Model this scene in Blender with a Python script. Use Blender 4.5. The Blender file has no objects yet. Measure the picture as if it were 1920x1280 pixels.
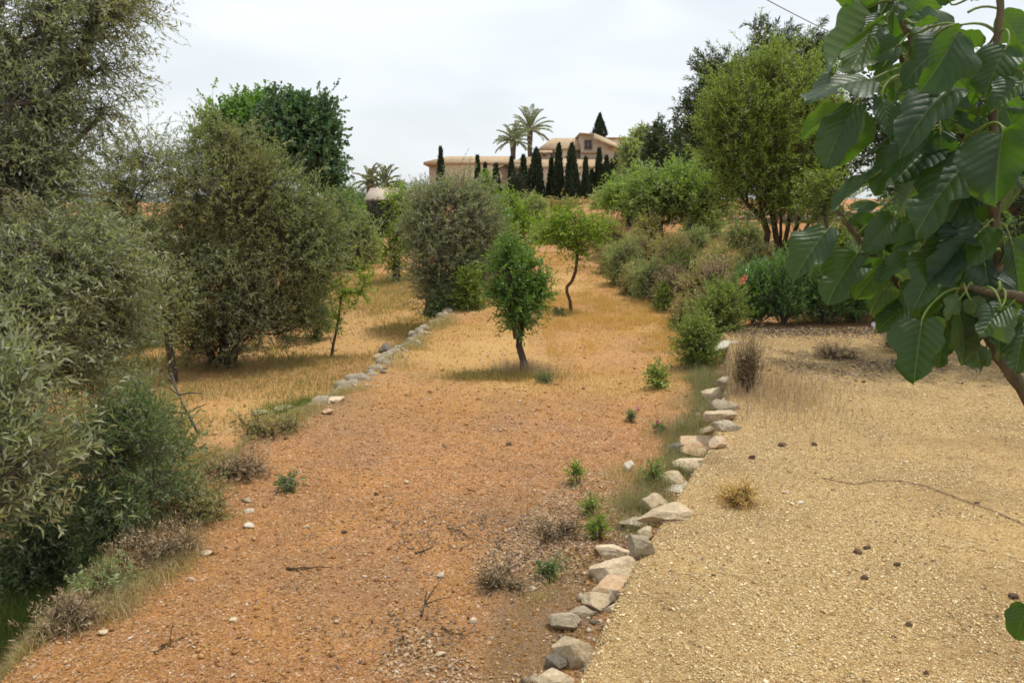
import bpy, math, random
import numpy as np
from mathutils import Vector, Matrix
random.seed(7)
RNG = np.random.default_rng(11)
R = math.radians
scene = bpy.context.scene

# ------------------------------------------------------------------ camera, sky, sun, exposure
CAMZ = 2.5
FPX = 28.0 / 36.0 * 1920.0
PITCH = math.atan(255.0 / FPX)
cd = bpy.data.cameras.new("camera"); cam = bpy.data.objects.new("camera", cd)
scene.collection.objects.link(cam); scene.camera = cam
cd.lens = 28; cd.sensor_width = 36; cd.clip_start = 0.05; cd.clip_end = 20000
cam.location = (0, 0, CAMZ); cam.rotation_euler = (R(90) - PITCH, 0, 0)

SUN_DIR = Vector((0.29, 0.13, 0.94)).normalized()
sun_el = math.asin(SUN_DIR.z); sun_az = math.atan2(SUN_DIR.x, SUN_DIR.y)
w = bpy.data.worlds.new("World"); scene.world = w; w.use_nodes = True
nt = w.node_tree; N = nt.nodes; Lk = nt.links
bg = N["Background"]; bg.inputs[1].default_value = 0.1
sky = N.new("ShaderNodeTexSky"); sky.sky_type = 'NISHITA'; sky.sun_disc = False
sky.sun_elevation = sun_el; sky.sun_rotation = sun_az; sky.dust_density = 3.0; sky.air_density = 1.0
tc = N.new("ShaderNodeTexCoord"); mp = N.new("ShaderNodeMapping"); mp.inputs['Scale'].default_value = (1.0, 1.0, 3.2)
mp.inputs['Rotation'].default_value = (0.15, 0.1, 0.5)
nz = N.new("ShaderNodeTexNoise"); nz.inputs['Scale'].default_value = 2.9; nz.inputs['Detail'].default_value = 4; nz.inputs['Roughness'].default_value = .45
nz.inputs['Distortion'].default_value = .6
cr = N.new("ShaderNodeValToRGB"); cr.color_ramp.elements[0].position = .34; cr.color_ramp.elements[1].position = .68
cr.color_ramp.elements[0].color = (0.72, 0.72, 0.72, 1); cr.color_ramp.elements[1].color = (0.97, 0.97, 0.97, 1)
mx = N.new("ShaderNodeMixRGB"); mx.inputs[2].default_value = (9.5, 9.95, 10.3, 1)
Lk.new(tc.outputs['Generated'], mp.inputs[0]); Lk.new(mp.outputs[0], nz.inputs[0]); Lk.new(nz.outputs[0], cr.inputs[0])
Lk.new(cr.outputs[0], mx.inputs[0]); Lk.new(sky.outputs[0], mx.inputs[1]); Lk.new(mx.outputs[0], bg.inputs[0])
sd = bpy.data.lights.new("sun", 'SUN'); sd.energy = 3.0; sd.angle = R(2.5); sd.color = (1.0, 0.95, 0.86)
so = bpy.data.objects.new("sun", sd); scene.collection.objects.link(so); so.location = (0, 0, 60)
so.rotation_euler = SUN_DIR.to_track_quat('Z', 'Y').to_euler()
scene.view_settings.view_transform = 'Standard'; scene.view_settings.look = 'None'
scene.view_settings.exposure = 0.10; scene.view_settings.gamma = 1
scene.cycles.max_bounces = 8; scene.cycles.transparent_max_bounces = 8
scene.cycles.diffuse_bounces = 4; scene.cycles.transmission_bounces = 4
scene.cycles.use_denoising = True
scene.cycles.filter_width = 1.7

# ------------------------------------------------------------------ helpers
def ray(px, py):
    X = (px - 960) / FPX; Y = (640 - py) / FPX
    return np.array([X, math.cos(PITCH) + Y * math.sin(PITCH), -math.sin(PITCH) + Y * math.cos(PITCH)])
def P(px, py, Y):
    r = ray(px, py); t = Y / r[1]
    return Vector((r[0] * t, Y, CAMZ + r[2] * t))
def pxm(Y): return Y / FPX          # metres in one pixel of the photograph at distance Y

def hash3(ix, iy, iz, seed):
    h = (ix * 374761393 + iy * 668265263 + iz * 2147483647 + seed * 974711) & 0xffffffff
    h = ((h ^ (h >> 13)) * 1274126177) & 0xffffffff
    return ((h ^ (h >> 16)) & 0xffff) / 65535.0
def vnoise(p, seed=0):
    p = np.asarray(p, float); i = np.floor(p).astype(np.int64); f = p - i; f = f * f * (3 - 2 * f)
    o = 0
    for dx in (0, 1):
        for dy in (0, 1):
            for dz in (0, 1):
                wgt = (f[..., 0] if dx else 1 - f[..., 0]) * (f[..., 1] if dy else 1 - f[..., 1]) * (f[..., 2] if dz else 1 - f[..., 2])
                o = o + wgt * hash3(i[..., 0] + dx, i[..., 1] + dy, i[..., 2] + dz, seed)
    return o
def fbm(p, oct=4, seed=0):
    a = 0; amp = .5; p = np.asarray(p, float)
    for k in range(oct):
        a = a + amp * (vnoise(p, seed + k) - .5) * 2; p = p * 2.03; amp *= .5
    return a

def mesh_from(name, V, F, mat=None, rnd=None, extra=None, smooth=False, matidx=None):
    """F: list of (n,k) int arrays"""
    me = bpy.data.meshes.new(name)
    V = np.asarray(V, np.float32); me.vertices.add(len(V)); me.vertices.foreach_set('co', V.ravel())
    F = [np.asarray(f, np.int32) for f in F if len(f)]
    tot = np.concatenate([np.full(len(f), f.shape[1], np.int32) for f in F])
    idx = np.concatenate([f.ravel() for f in F])
    st = np.concatenate([[0], np.cumsum(tot)[:-1]]).astype(np.int32)
    me.loops.add(len(idx)); me.loops.foreach_set('vertex_index', idx)
    me.polygons.add(len(tot)); me.polygons.foreach_set('loop_start', st); me.polygons.foreach_set('loop_total', tot)
    if smooth: me.polygons.foreach_set('use_smooth', np.ones(len(tot), bool))
    if matidx is not None: me.polygons.foreach_set('material_index', np.asarray(matidx, np.int32))
    if rnd is not None:
        a = me.attributes.new('rnd', 'FLOAT', 'POINT'); a.data.foreach_set('value', np.asarray(rnd, np.float32))
    for k, v in (extra or {}).items():
        a = me.attributes.new(k, 'FLOAT', 'POINT'); a.data.foreach_set('value', np.asarray(v, np.float32))
    me.update(calc_edges=True)
    if mat is not None:
        for m in (mat if isinstance(mat, (list, tuple)) else [mat]): me.materials.append(m)
    return me
def link(name, me, parent=None, loc=None):
    o = bpy.data.objects.new(name, me); scene.collection.objects.link(o)
    if loc is not None: o.location = loc
    if parent is not None: o.parent = parent
    return o
def tag(o, label, cat, group=None):
    o['label'] = label; o['category'] = cat
    if group: o['group'] = group
    return o
def thing(name, label, cat, loc, group=None, rz=0):
    o = bpy.data.objects.new(name, None); scene.collection.objects.link(o); o.location = loc; o.rotation_euler = (0, 0, rz)
    o.empty_display_size = .2
    return tag(o, label, cat, group)
def kind(o, k, label=None):
    o['kind'] = k
    if label: o['label'] = label
    return o

class Acc:
    def __init__(s): s.V = []; s.F = {3: [], 4: []}; s.n = 0; s.R = []
    def add(s, V, F, r=None):
        V = np.asarray(V, float).reshape(-1, 3); F = np.asarray(F, int)
        if len(V) == 0: return
        s.V.append(V); s.F[F.shape[1]].append(F + s.n); s.n += len(V)
        s.R.append(np.full(len(V), random.random()) if r is None else np.broadcast_to(np.asarray(r, float), (len(V),)))
    def mesh(s, name, mat, smooth=False):
        F = [np.concatenate(s.F[k]) for k in (3, 4) if s.F[k]]
        return mesh_from(name, np.concatenate(s.V), F, mat, rnd=np.concatenate(s.R), smooth=smooth)

def nrm(a): return a / (np.linalg.norm(a, axis=-1, keepdims=True) + 1e-9)

def sweep(acc, pts, rad, k=7, rough=0.0, cap=True):
    pts = np.asarray(pts, float); n = len(pts); rad = np.asarray(rad, float)
    tan = np.gradient(pts, axis=0); tan = nrm(tan)
    ref = np.array([0.31, 0.17, 0.93]) if abs(tan[0][2]) < .9 else np.array([1., 0.1, 0])
    V = []
    u = nrm(np.cross(tan[0], ref))
    for i in range(n):
        u = nrm(u - tan[i] * np.dot(u, tan[i])); v = np.cross(tan[i], u)
        a = np.arange(k) / k * 2 * math.pi
        rr = rad[i] * (1 + (RNG.random(k) - .5) * rough)
        V.append(pts[i] + (np.cos(a) * rr)[:, None] * u + (np.sin(a) * rr)[:, None] * v)
    V = np.concatenate(V); F = []
    for i in range(n - 1):
        b = i * k
        for j in range(k):
            F.append((b + j, b + (j + 1) % k, b + k + (j + 1) % k, b + k + j))
    acc.add(V, F, .5)
    if cap:
        e = (n - 1) * k
        acc.add(np.vstack([V[e:e + k], pts[-1] + tan[-1] * rad[-1]]), [(j, (j + 1) % k, k) for j in range(k)], .5)

def leaves_np(P0, D, L, W, bend=.15, up=None):
    """diamond leaf quads"""
    n = len(P0); D = nrm(D)
    rv = RNG.normal(size=(n, 3))
    if up is not None: rv = rv * (1 - up) + np.array([0, 0, 1.]) * up
    side = nrm(np.cross(D, rv)); nn = np.cross(side, D)
    L = np.broadcast_to(L, (n,))[:, None]; W = np.broadcast_to(W, (n,))[:, None]
    m = P0 + D * L * .45 + nn * L * bend
    V = np.stack([P0, m + side * W * .5, P0 + D * L, m - side * W * .5], 1).reshape(-1, 3)
    F = np.arange(n * 4).reshape(n, 4)
    return V, F

def sticks_np(A, B, ra, rb):
    n = len(A); d = nrm(B - A); rv = np.where(np.abs(d[:, 2:3]) < .9, np.array([[0, 0, 1.]]), np.array([[1., 0, 0]]))
    u = nrm(np.cross(d, rv)); v = np.cross(d, u)
    V = []
    for (c, r) in ((A, ra), (B, rb)):
        for a in (0, 2.094, 4.189):
            V.append(c + (u * math.cos(a) + v * math.sin(a)) * r)
    V = np.stack(V, 1).reshape(-1, 3); b = np.arange(n)[:, None] * 6
    F = np.concatenate([b + np.array([[j, (j + 1) % 3, 3 + (j + 1) % 3, 3 + j]]) for j in range(3)])
    return V, F

# ------------------------------------------------------------------ materials
def newmat(name):
    m = bpy.data.materials.new(name); m.use_nodes = True; return m, m.node_tree.nodes, m.node_tree.links
def ramp(N, stops, interp='LINEAR'):
    c = N.new("ShaderNodeValToRGB"); e = c.color_ramp.elements; c.color_ramp.interpolation = interp
    while len(e) < len(stops): e.new(.5)
    for i, (p, col) in enumerate(stops): e[i].position = p; e[i].color = (*col, 1)
    return c
def noise(N, L, scale, detail=4, rough=.55, src=None):
    n = N.new("ShaderNodeTexNoise"); n.inputs['Scale'].default_value = scale; n.inputs['Detail'].default_value = detail
    n.inputs['Roughness'].default_value = rough
    if src is not None: L.new(src, n.inputs['Vector'])
    return n
def mixc(N, L, fac, a, b, mode='MIX'):
    m = N.new("ShaderNodeMixRGB"); m.blend_type = mode
    for s, v in ((m.inputs[0], fac), (m.inputs[1], a), (m.inputs[2], b)):
        if hasattr(v, 'is_output') or hasattr(v, 'links'): L.new(v, s)
        elif isinstance(v, tuple): s.default_value = (*v, 1)
        else: s.default_value = v
    return m.outputs[0]

def leafmat(name, c0, c1, c2, trans=.35, rough=.5, back=None, patch=None, pscale=1.2, spec=.45, k=1.65):
    c0, c1, c2 = [tuple(v * k for v in c) for c in (c0, c1, c2)]
    if patch: patch = (tuple(v * min(k, 1.5) for v in patch[0]),) + patch[1:]
    """c0..c2: leaf to leaf colour range; patch: (colour, low, high) a second foliage colour in clumps"""
    m, N, L = newmat(name); b = N['Principled BSDF']; out = N['Material Output']
    at = N.new("ShaderNodeAttribute"); at.attribute_name = 'rnd'
    rp = ramp(N, [(0, c0), (.55, c1), (1, c2)]); L.new(at.outputs['Fac'], rp.inputs[0]); col = rp.outputs[0]
    if patch:
        g = N.new("ShaderNodeNewGeometry"); nn = noise(N, L, pscale, 3, .6, g.outputs['Position'])
        r2 = ramp(N, [(patch[1], (0, 0, 0)), (patch[2], (1, 1, 1))]); L.new(nn.outputs[0], r2.inputs[0])
        ff = N.new("ShaderNodeMath"); ff.operation = 'MULTIPLY'; L.new(r2.outputs[0], ff.inputs[0]); L.new(at.outputs['Fac'], ff.inputs[1])
        f2 = N.new("ShaderNodeMath"); f2.operation = 'MULTIPLY'; f2.inputs[1].default_value = 1.6; f2.use_clamp = True; L.new(ff.outputs[0], f2.inputs[0])
        col = mixc(N, L, f2.outputs[0], col, patch[0])
    tcol = col
    if back:
        gg = N.new("ShaderNodeNewGeometry"); col = mixc(N, L, gg.outputs['Backfacing'], col, back)
    L.new(col, b.inputs['Base Color']); b.inputs['Roughness'].default_value = rough
    b.inputs['Specular IOR Level'].default_value = spec
    tr = N.new("ShaderNodeBsdfTranslucent"); tm = mixc(N, L, 1.0, tcol, (1.5, 1.6, .55), 'MULTIPLY')
    L.new(tm, tr.inputs[0])
    ms = N.new("ShaderNodeMixShader"); ms.inputs[0].default_value = trans
    L.new(b.outputs[0], ms.inputs[1]); L.new(tr.outputs[0], ms.inputs[2]); L.new(ms.outputs[0], out.inputs[0])
    return m

def barkmat(name, c0, c1, scale=14):
    m, N, L = newmat(name); b = N['Principled BSDF']
    g = N.new("ShaderNodeNewGeometry"); mp = N.new("ShaderNodeMapping"); mp.inputs['Scale'].default_value = (1, 1, .3)
    L.new(g.outputs['Position'], mp.inputs[0]); n = noise(N, L, scale, 6, .65, mp.outputs[0])
    rp = ramp(N, [(.3, c0), (.7, c1)]); L.new(n.outputs[0], rp.inputs[0]); L.new(rp.outputs[0], b.inputs['Base Color'])
    b.inputs['Roughness'].default_value = .9; b.inputs['Specular IOR Level'].default_value = .2
    bp = N.new("ShaderNodeBump"); bp.inputs['Strength'].default_value = .8; bp.inputs['Distance'].default_value = .02
    L.new(n.outputs[0], bp.inputs['Height']); L.new(bp.outputs[0], b.inputs['Normal'])
    return m

def straw_mat(name, c0, c1, c2, trans=.25):
    return leafmat(name, c0, c1, c2, trans=trans, rough=.75, spec=.1, k=1.0)

M = {}
M['bark'] = barkmat('bark_grey', (.06, .048, .036), (.20, .165, .13))
M['bark_dark'] = barkmat('bark_dark', (.028, .020, .014), (.12, .088, .062))
M['bark_red'] = barkmat('bark_reddish', (.03, .018, .013), (.15, .085, .055))
M['bark_fig'] = barkmat('bark_fig', (.06, .045, .022), (.16, .12, .07), 30)
M['olive'] = leafmat('olive_leaf', (.072, .082, .036), (.128, .143, .075), (.20, .22, .135), back=(.30, .31, .21), patch=((.19, .135, .07), .52, .68), pscale=.9, trans=.36, k=1.85)
M['olive2'] = leafmat('olive_leaf_dusty', (.070, .086, .034), (.122, .142, .060), (.19, .205, .10), back=(.26, .28, .15), patch=((.18, .16, .075), .46, .66), pscale=.55, trans=.38, k=1.8)
M['olive3'] = leafmat('olive_leaf_grey', (.08, .092, .058), (.135, .145, .092), (.20, .21, .14), back=(.24, .25, .17), patch=((.19, .165, .10), .52, .72), pscale=.7, trans=.36, k=2.0)
M['green_shrub'] = leafmat('shrub_leaf', (.045, .072, .030), (.085, .125, .052), (.15, .185, .085), back=(.18, .21, .12), trans=.35, k=1.9)
M['almond'] = leafmat('almond_leaf', (.055, .115, .018), (.10, .19, .030), (.17, .27, .05), trans=.35, spec=.4)
M['almond_dark'] = leafmat('almond_leaf_deep', (.042, .088, .020), (.078, .145, .030), (.155, .235, .055), trans=.3, spec=.5)
M['lime'] = leafmat('young_leaf', (.11, .19, .025), (.18, .28, .035), (.27, .37, .06), trans=.4, spec=.35, k=1.15)
M['bigalmond'] = leafmat('willow_leaf', (.075, .105, .020), (.115, .16, .028), (.19, .24, .045), trans=.32, patch=((.20, .27, .04), .5, .68), pscale=.6, k=1.8)
M['greyalmond'] = leafmat('greygreen_leaf', (.09, .13, .04), (.15, .20, .065), (.22, .27, .10), trans=.3, patch=((.18, .27, .05), .45, .62), pscale=.5, k=1.75)
M['poplar_dark'] = leafmat('poplar_leaf_deep', (.025, .060, .022), (.050, .105, .040), (.10, .17, .075), trans=.25, back=(.12, .17, .10))
M['poplar_light'] = leafmat('poplar_leaf_light', (.055, .115, .026), (.09, .165, .042), (.14, .22, .06), trans=.35)
M['pine'] = leafmat('pine_needle', (.022, .038, .016), (.045, .068, .028), (.085, .11, .045), trans=.12, k=1.5)
M['cypress'] = leafmat('cypress_leaf', (.012, .024, .010), (.024, .044, .018), (.042, .068, .028), trans=.06, rough=.7, k=1.15)
M['palm'] = leafmat('palm_leaf', (.08, .10, .045), (.13, .155, .075), (.21, .23, .12), trans=.2, back=(.24, .25, .17))
M['palm_dry'] = leafmat('palm_leaf_dry', (.22, .13, .09), (.32, .21, .15), (.40, .30, .22), trans=.1, k=1.15)
M['oleander'] = leafmat('oleander_leaf', (.040, .085, .028), (.080, .16, .040), (.15, .23, .07), trans=.32, rough=.35, spec=.6, back=(.16, .21, .11))
M['bank_shrub'] = leafmat('bank_shrub_leaf', (.11, .12, .055), (.21, .20, .09), (.32, .30, .15), trans=.38, patch=((.26, .18, .10), .45, .6), pscale=1.6)
M['bank_green'] = leafmat('bank_green_leaf', (.085, .125, .028), (.14, .185, .038), (.21, .26, .06), trans=.3)
M['bank_grey'] = leafmat('bank_grey_leaf', (.12, .145, .065), (.18, .21, .10), (.26, .28, .16), trans=.36)
M['dark_hedge'] = leafmat('dark_leaf', (.012, .022, .010), (.024, .042, .016), (.05, .08, .03), trans=.12, k=1.15)
M['brown_twig'] = leafmat('dry_brush', (.26, .18, .12), (.38, .28, .19), (.52, .41, .29), trans=.15, rough=.9, spec=.05, k=1.1)
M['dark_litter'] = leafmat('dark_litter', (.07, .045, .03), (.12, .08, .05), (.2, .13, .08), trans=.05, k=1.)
M['dry_grass'] = straw_mat('dry_grass', (.36, .20, .07), (.50, .31, .11), (.64, .46, .20))
M['meadow'] = straw_mat('meadow_straw', (.42, .25, .11), (.56, .37, .17), (.68, .50, .26), trans=.4)
M['pale_grass'] = straw_mat('pale_grass', (.30, .24, .12), (.42, .34, .18), (.55, .45, .26))
M['olive_grass'] = straw_mat('olive_grass', (.24, .20, .08), (.36, .29, .12), (.48, .38, .18))
M['grey_grass'] = straw_mat('grey_grass', (.16, .165, .085), (.27, .26, .145), (.40, .36, .23))
M['green_grass'] = straw_mat('green_grass', (.10, .15, .04), (.17, .22, .06), (.28, .31, .11), trans=.3)
M['pink'] = leafmat('pink_petal', (.62, .12, .14), (.75, .18, .2), (.85, .3, .3), trans=.3, k=1)
M['magenta'] = leafmat('magenta_petal', (.5, .06, .25), (.6, .09, .3), (.7, .14, .35), trans=.3, k=1)

def soilmat():
    m, N, L = newmat('orange_soil'); b = N['Principled BSDF']
    g = N.new("ShaderNodeNewGeometry"); pos = g.outputs['Position']
    n1 = noise(N, L, .9, 7, .68, pos); n2 = noise(N, L, 5.0, 8, .7, pos); n3 = noise(N, L, 45, 6, .75, pos)
    r1 = ramp(N, [(.30, (.48, .235, .075)), (.46, (.43, .212, .080)), (.60, (.37, .190, .088)), (.72, (.30, .165, .090))]); L.new(n1.outputs[0], r1.inputs[0])
    r2 = ramp(N, [(.28, (.58, .54, .52)), (.5, (.98, .97, .96)), (.72, (1.18, 1.22, 1.28))]); L.new(n2.outputs[0], r2.inputs[0])
    c = mixc(N, L, .9, r1.outputs[0], r2.outputs[0], 'MULTIPLY')
    r3 = ramp(N, [(.32, (.34, .30, .30)), (.5, (.98, .98, .98)), (.68, (1.45, 1.55, 1.8))]); L.new(n3.outputs[0], r3.inputs[0])
    c = mixc(N, L, .85, c, r3.outputs[0], 'MULTIPLY')
    v = N.new("ShaderNodeTexVoronoi"); v.inputs['Scale'].default_value = 55; v.inputs['Randomness'].default_value = 1
    L.new(pos, v.inputs['Vector'])
    sx = N.new("ShaderNodeSeparateXYZ"); L.new(v.outputs['Color'], sx.inputs[0])
    th = ramp(N, [(.72, (0, 0, 0)), (.78, (1, 1, 1))]); L.new(sx.outputs[0], th.inputs[0])
    chip = ramp(N, [(0, (.30, .14, .07)), (.6, (.44, .24, .13)), (1, (.62, .44, .29))]); L.new(sx.outputs[1], chip.inputs[0])
    c = mixc(N, L, th.outputs[0], c, chip.outputs[0])
    # dark litter spots
    v2 = N.new("ShaderNodeTexVoronoi"); v2.inputs['Scale'].default_value = 22; L.new(pos, v2.inputs['Vector'])
    s2 = N.new("ShaderNodeSeparateXYZ"); L.new(v2.outputs['Color'], s2.inputs[0])
    th2 = ramp(N, [(.90, (0, 0, 0)), (.93, (1, 1, 1))]); L.new(s2.outputs[0], th2.inputs[0])
    d2 = ramp(N, [(.1, (1, 1, 1)), (.35, (0, 0, 0))]); L.new(v2.outputs['Distance'], d2.inputs[0])
    mm = N.new("ShaderNodeMath"); mm.operation = 'MULTIPLY'; L.new(th2.outputs[0], mm.inputs[0]); L.new(d2.outputs[0], mm.inputs[1])
    c = mixc(N, L, mm.outputs[0], c, (.10, .06, .04))
    at = N.new("ShaderNodeAttribute"); at.attribute_name = 'humus_shade'
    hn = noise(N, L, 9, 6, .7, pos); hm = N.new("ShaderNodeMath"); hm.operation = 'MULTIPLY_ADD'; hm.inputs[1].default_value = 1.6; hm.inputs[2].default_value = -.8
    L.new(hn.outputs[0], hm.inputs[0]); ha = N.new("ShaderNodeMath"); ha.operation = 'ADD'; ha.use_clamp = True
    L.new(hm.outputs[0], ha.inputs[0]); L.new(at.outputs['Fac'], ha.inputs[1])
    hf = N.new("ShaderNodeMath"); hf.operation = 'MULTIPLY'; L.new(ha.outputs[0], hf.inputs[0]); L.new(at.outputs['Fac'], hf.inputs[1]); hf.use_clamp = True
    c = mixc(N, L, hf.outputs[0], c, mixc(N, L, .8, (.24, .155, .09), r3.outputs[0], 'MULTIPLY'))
    a2 = N.new("ShaderNodeAttribute"); a2.attribute_name = 'straw'
    sn = ramp(N, [(.3, (.42, .245, .085)), (.7, (.58, .385, .155))]); L.new(n3.outputs[0], sn.inputs[0])
    sf = N.new("ShaderNodeMath"); sf.operation = 'MULTIPLY'; sf.use_clamp = True; sf.inputs[1].default_value = .8; L.new(a2.outputs['Fac'], sf.inputs[0])
    c = mixc(N, L, sf.outputs[0], c, sn.outputs[0])
    L.new(c, b.inputs['Base Color']); b.inputs['Roughness'].default_value = .95; b.inputs['Specular IOR Level'].default_value = .1
    ad = N.new("ShaderNodeMath"); ad.operation = 'MULTIPLY_ADD'; ad.inputs[1].default_value = .35; L.new(v.outputs['Distance'], ad.inputs[0]); L.new(n3.outputs[0], ad.inputs[2])
    bp = N.new("ShaderNodeBump"); bp.inputs['Strength'].default_value = .9; bp.inputs['Distance'].default_value = .018
    L.new(ad.outputs[0], bp.inputs['Height'])
    bp2 = N.new("ShaderNodeBump"); bp2.inputs['Strength'].default_value = .6; bp2.inputs['Distance'].default_value = .05
    L.new(n2.outputs[0], bp2.inputs['Height']); L.new(bp.outputs[0], bp2.inputs['Normal']); L.new(bp2.outputs[0], b.inputs['Normal'])
    return m
def gravelmat():
    m, N, L = newmat('tan_gravel'); b = N['Principled BSDF']
    g = N.new("ShaderNodeNewGeometry"); pos = g.outputs['Position']
    v = N.new("ShaderNodeTexVoronoi"); v.inputs['Scale'].default_value = 95; L.new(pos, v.inputs['Vector'])
    s = N.new("ShaderNodeSeparateXYZ"); L.new(v.outputs['Color'], s.inputs[0])
    r = ramp(N, [(0, (.34, .23, .10)), (.18, (.52, .37, .17)), (.6, (.66, .49, .24)), (1, (.78, .65, .39))]); L.new(s.outputs[0], r.inputs[0])
    n1 = noise(N, L, .8, 5, .6, pos); r1 = ramp(N, [(.34, (.72, .70, .68)), (.5, (.93, .92, .91)), (.66, (1.06, 1.04, 1.0))]); L.new(n1.outputs[0], r1.inputs[0])
    c = mixc(N, L, 1.0, r.outputs[0], r1.outputs[0], 'MULTIPLY')
    n2 = noise(N, L, 14, 6, .75, pos); r2 = ramp(N, [(.3, (.66, .60, .54)), (.55, (1, 1, 1)), (.7, (1.08, 1.08, 1.08))]); L.new(n2.outputs[0], r2.inputs[0])
    c = mixc(N, L, .8, c, r2.outputs[0], 'MULTIPLY')
    gp = ramp(N, [(.25, (1, 1, 1)), (.6, (.66, .55, .44))]); L.new(v.outputs['Distance'], gp.inputs[0])
    c = mixc(N, L, .9, c, gp.outputs[0], 'MULTIPLY')
    at = N.new("ShaderNodeAttribute"); at.attribute_name = 'humus_shade'
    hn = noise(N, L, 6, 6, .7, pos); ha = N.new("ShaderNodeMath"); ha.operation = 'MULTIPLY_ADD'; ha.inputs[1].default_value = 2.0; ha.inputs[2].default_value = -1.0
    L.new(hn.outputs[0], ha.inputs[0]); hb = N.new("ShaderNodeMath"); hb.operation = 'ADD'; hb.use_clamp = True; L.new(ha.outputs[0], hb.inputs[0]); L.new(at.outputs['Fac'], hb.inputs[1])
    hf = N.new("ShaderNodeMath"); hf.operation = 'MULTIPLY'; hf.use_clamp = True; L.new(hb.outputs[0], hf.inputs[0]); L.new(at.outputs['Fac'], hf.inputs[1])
    dk = mixc(N, L, 1.0, c, (.50, .50, .58), 'MULTIPLY')  # darkened gravel tone, for litter and for painted tree shade
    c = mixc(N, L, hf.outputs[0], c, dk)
    L.new(c, b.inputs['Base Color']); b.inputs['Roughness'].default_value = .9; b.inputs['Specular IOR Level'].default_value = .15
    bp = N.new("ShaderNodeBump"); bp.inputs['Strength'].default_value = .9; bp.inputs['Distance'].default_value = .012; bp.invert = True
    L.new(v.outputs['Distance'], bp.inputs['Height'])
    bp2 = N.new("ShaderNodeBump"); bp2.inputs['Strength'].default_value = .5; bp2.inputs['Distance'].default_value = .03
    L.new(n2.outputs[0], bp2.inputs['Height']); L.new(bp.outputs[0], bp2.inputs['Normal']); L.new(bp2.outputs[0], b.inputs['Normal'])
    return m
def rockmat(name, c0, c1, c2, stain=(.20, .17, .13)):
    m, N, L = newmat(name); b = N['Principled BSDF']
    tc = N.new("ShaderNodeTexCoord"); oi = N.new("ShaderNodeObjectInfo")
    g = N.new("ShaderNodeNewGeometry"); pos = g.outputs['Position']
    n = noise(N, L, 7, 8, .65, pos); r = ramp(N, [(.28, c0), (.5, c1), (.72, c2)]); L.new(n.outputs[0], r.inputs[0])
    n2 = noise(N, L, 30, 8, .7, pos); r2 = ramp(N, [(.3, (.6, .58, .55)), (.6, (1.08, 1.08, 1.08))]); L.new(n2.outputs[0], r2.inputs[0])
    c = mixc(N, L, .8, r.outputs[0], r2.outputs[0], 'MULTIPLY')
    n3 = noise(N, L, 4, 5, .7, pos); r3 = ramp(N, [(.55, (0, 0, 0)), (.7, (.7, .7, .7))]); L.new(n3.outputs[0], r3.inputs[0])
    c = mixc(N, L, r3.outputs[0], c, stain)
    L.new(c, b.inputs['Base Color']); b.inputs['Roughness'].default_value = .88; b.inputs['Specular IOR Level'].default_value = .2
    bp = N.new("ShaderNodeBump"); bp.inputs['Strength'].default_value = .9; bp.inputs['Distance'].default_value = .02
    L.new(n2.outputs[0], bp.inputs['Height']); L.new(bp.outputs[0], b.inputs['Normal'])
    return m
M['soil'] = soilmat(); M['gravel'] = gravelmat()
M['rock_cream'] = rockmat('rock_cream', (.54, .42, .27), (.66, .53, .36), (.76, .65, .48), (.36, .29, .19))
M['rock_orange'] = rockmat('rock_orange', (.50, .30, .16), (.60, .42, .26), (.66, .52, .36), (.52, .44, .32))
M['rock_grey'] = rockmat('rock_grey', (.29, .24, .165), (.40, .335, .235), (.50, .43, .315), (.22, .18, .12))
M['rock_dark'] = rockmat('rock_dark', (.13, .115, .09), (.21, .185, .15), (.30, .26, .21), (.10, .09, .075))
M['rock_tan'] = rockmat('rock_tan', (.42, .33, .21), (.54, .43, .28), (.64, .53, .37), (.32, .26, .17))
M['rock_clod'] = rockmat('dark_clod', (.07, .045, .03), (.13, .08, .05), (.20, .13, .08), (.10, .07, .045))
M['rock_oldwall'] = rockmat('rock_oldwall', (.23, .19, .14), (.33, .28, .205), (.44, .385, .29), (.18, .155, .115))
M['rock_white'] = rockmat('rock_white', (.54, .47, .36), (.64, .58, .47), (.72, .67, .56), (.62, .52, .40))

def simple(name, col, rough=.7, col2=None, scale=5, bump=0):
    m, N, L = newmat(name); b = N['Principled BSDF']; b.inputs['Roughness'].default_value = rough
    g = N.new("ShaderNodeNewGeometry"); n = noise(N, L, scale, 6, .65, g.outputs['Position'])
    c2 = col2 or tuple(x * .7 for x in col)
    r = ramp(N, [(.3, c2), (.7, col)]); L.new(n.outputs[0], r.inputs[0]); L.new(r.outputs[0], b.inputs['Base Color'])
    b.inputs['Specular IOR Level'].default_value = .25
    if bump:
        bp = N.new("ShaderNodeBump"); bp.inputs['Strength'].default_value = .6; bp.inputs['Distance'].default_value = bump
        L.new(n.outputs[0], bp.inputs['Height']); L.new(bp.outputs[0], b.inputs['Normal'])
    return m

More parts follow.
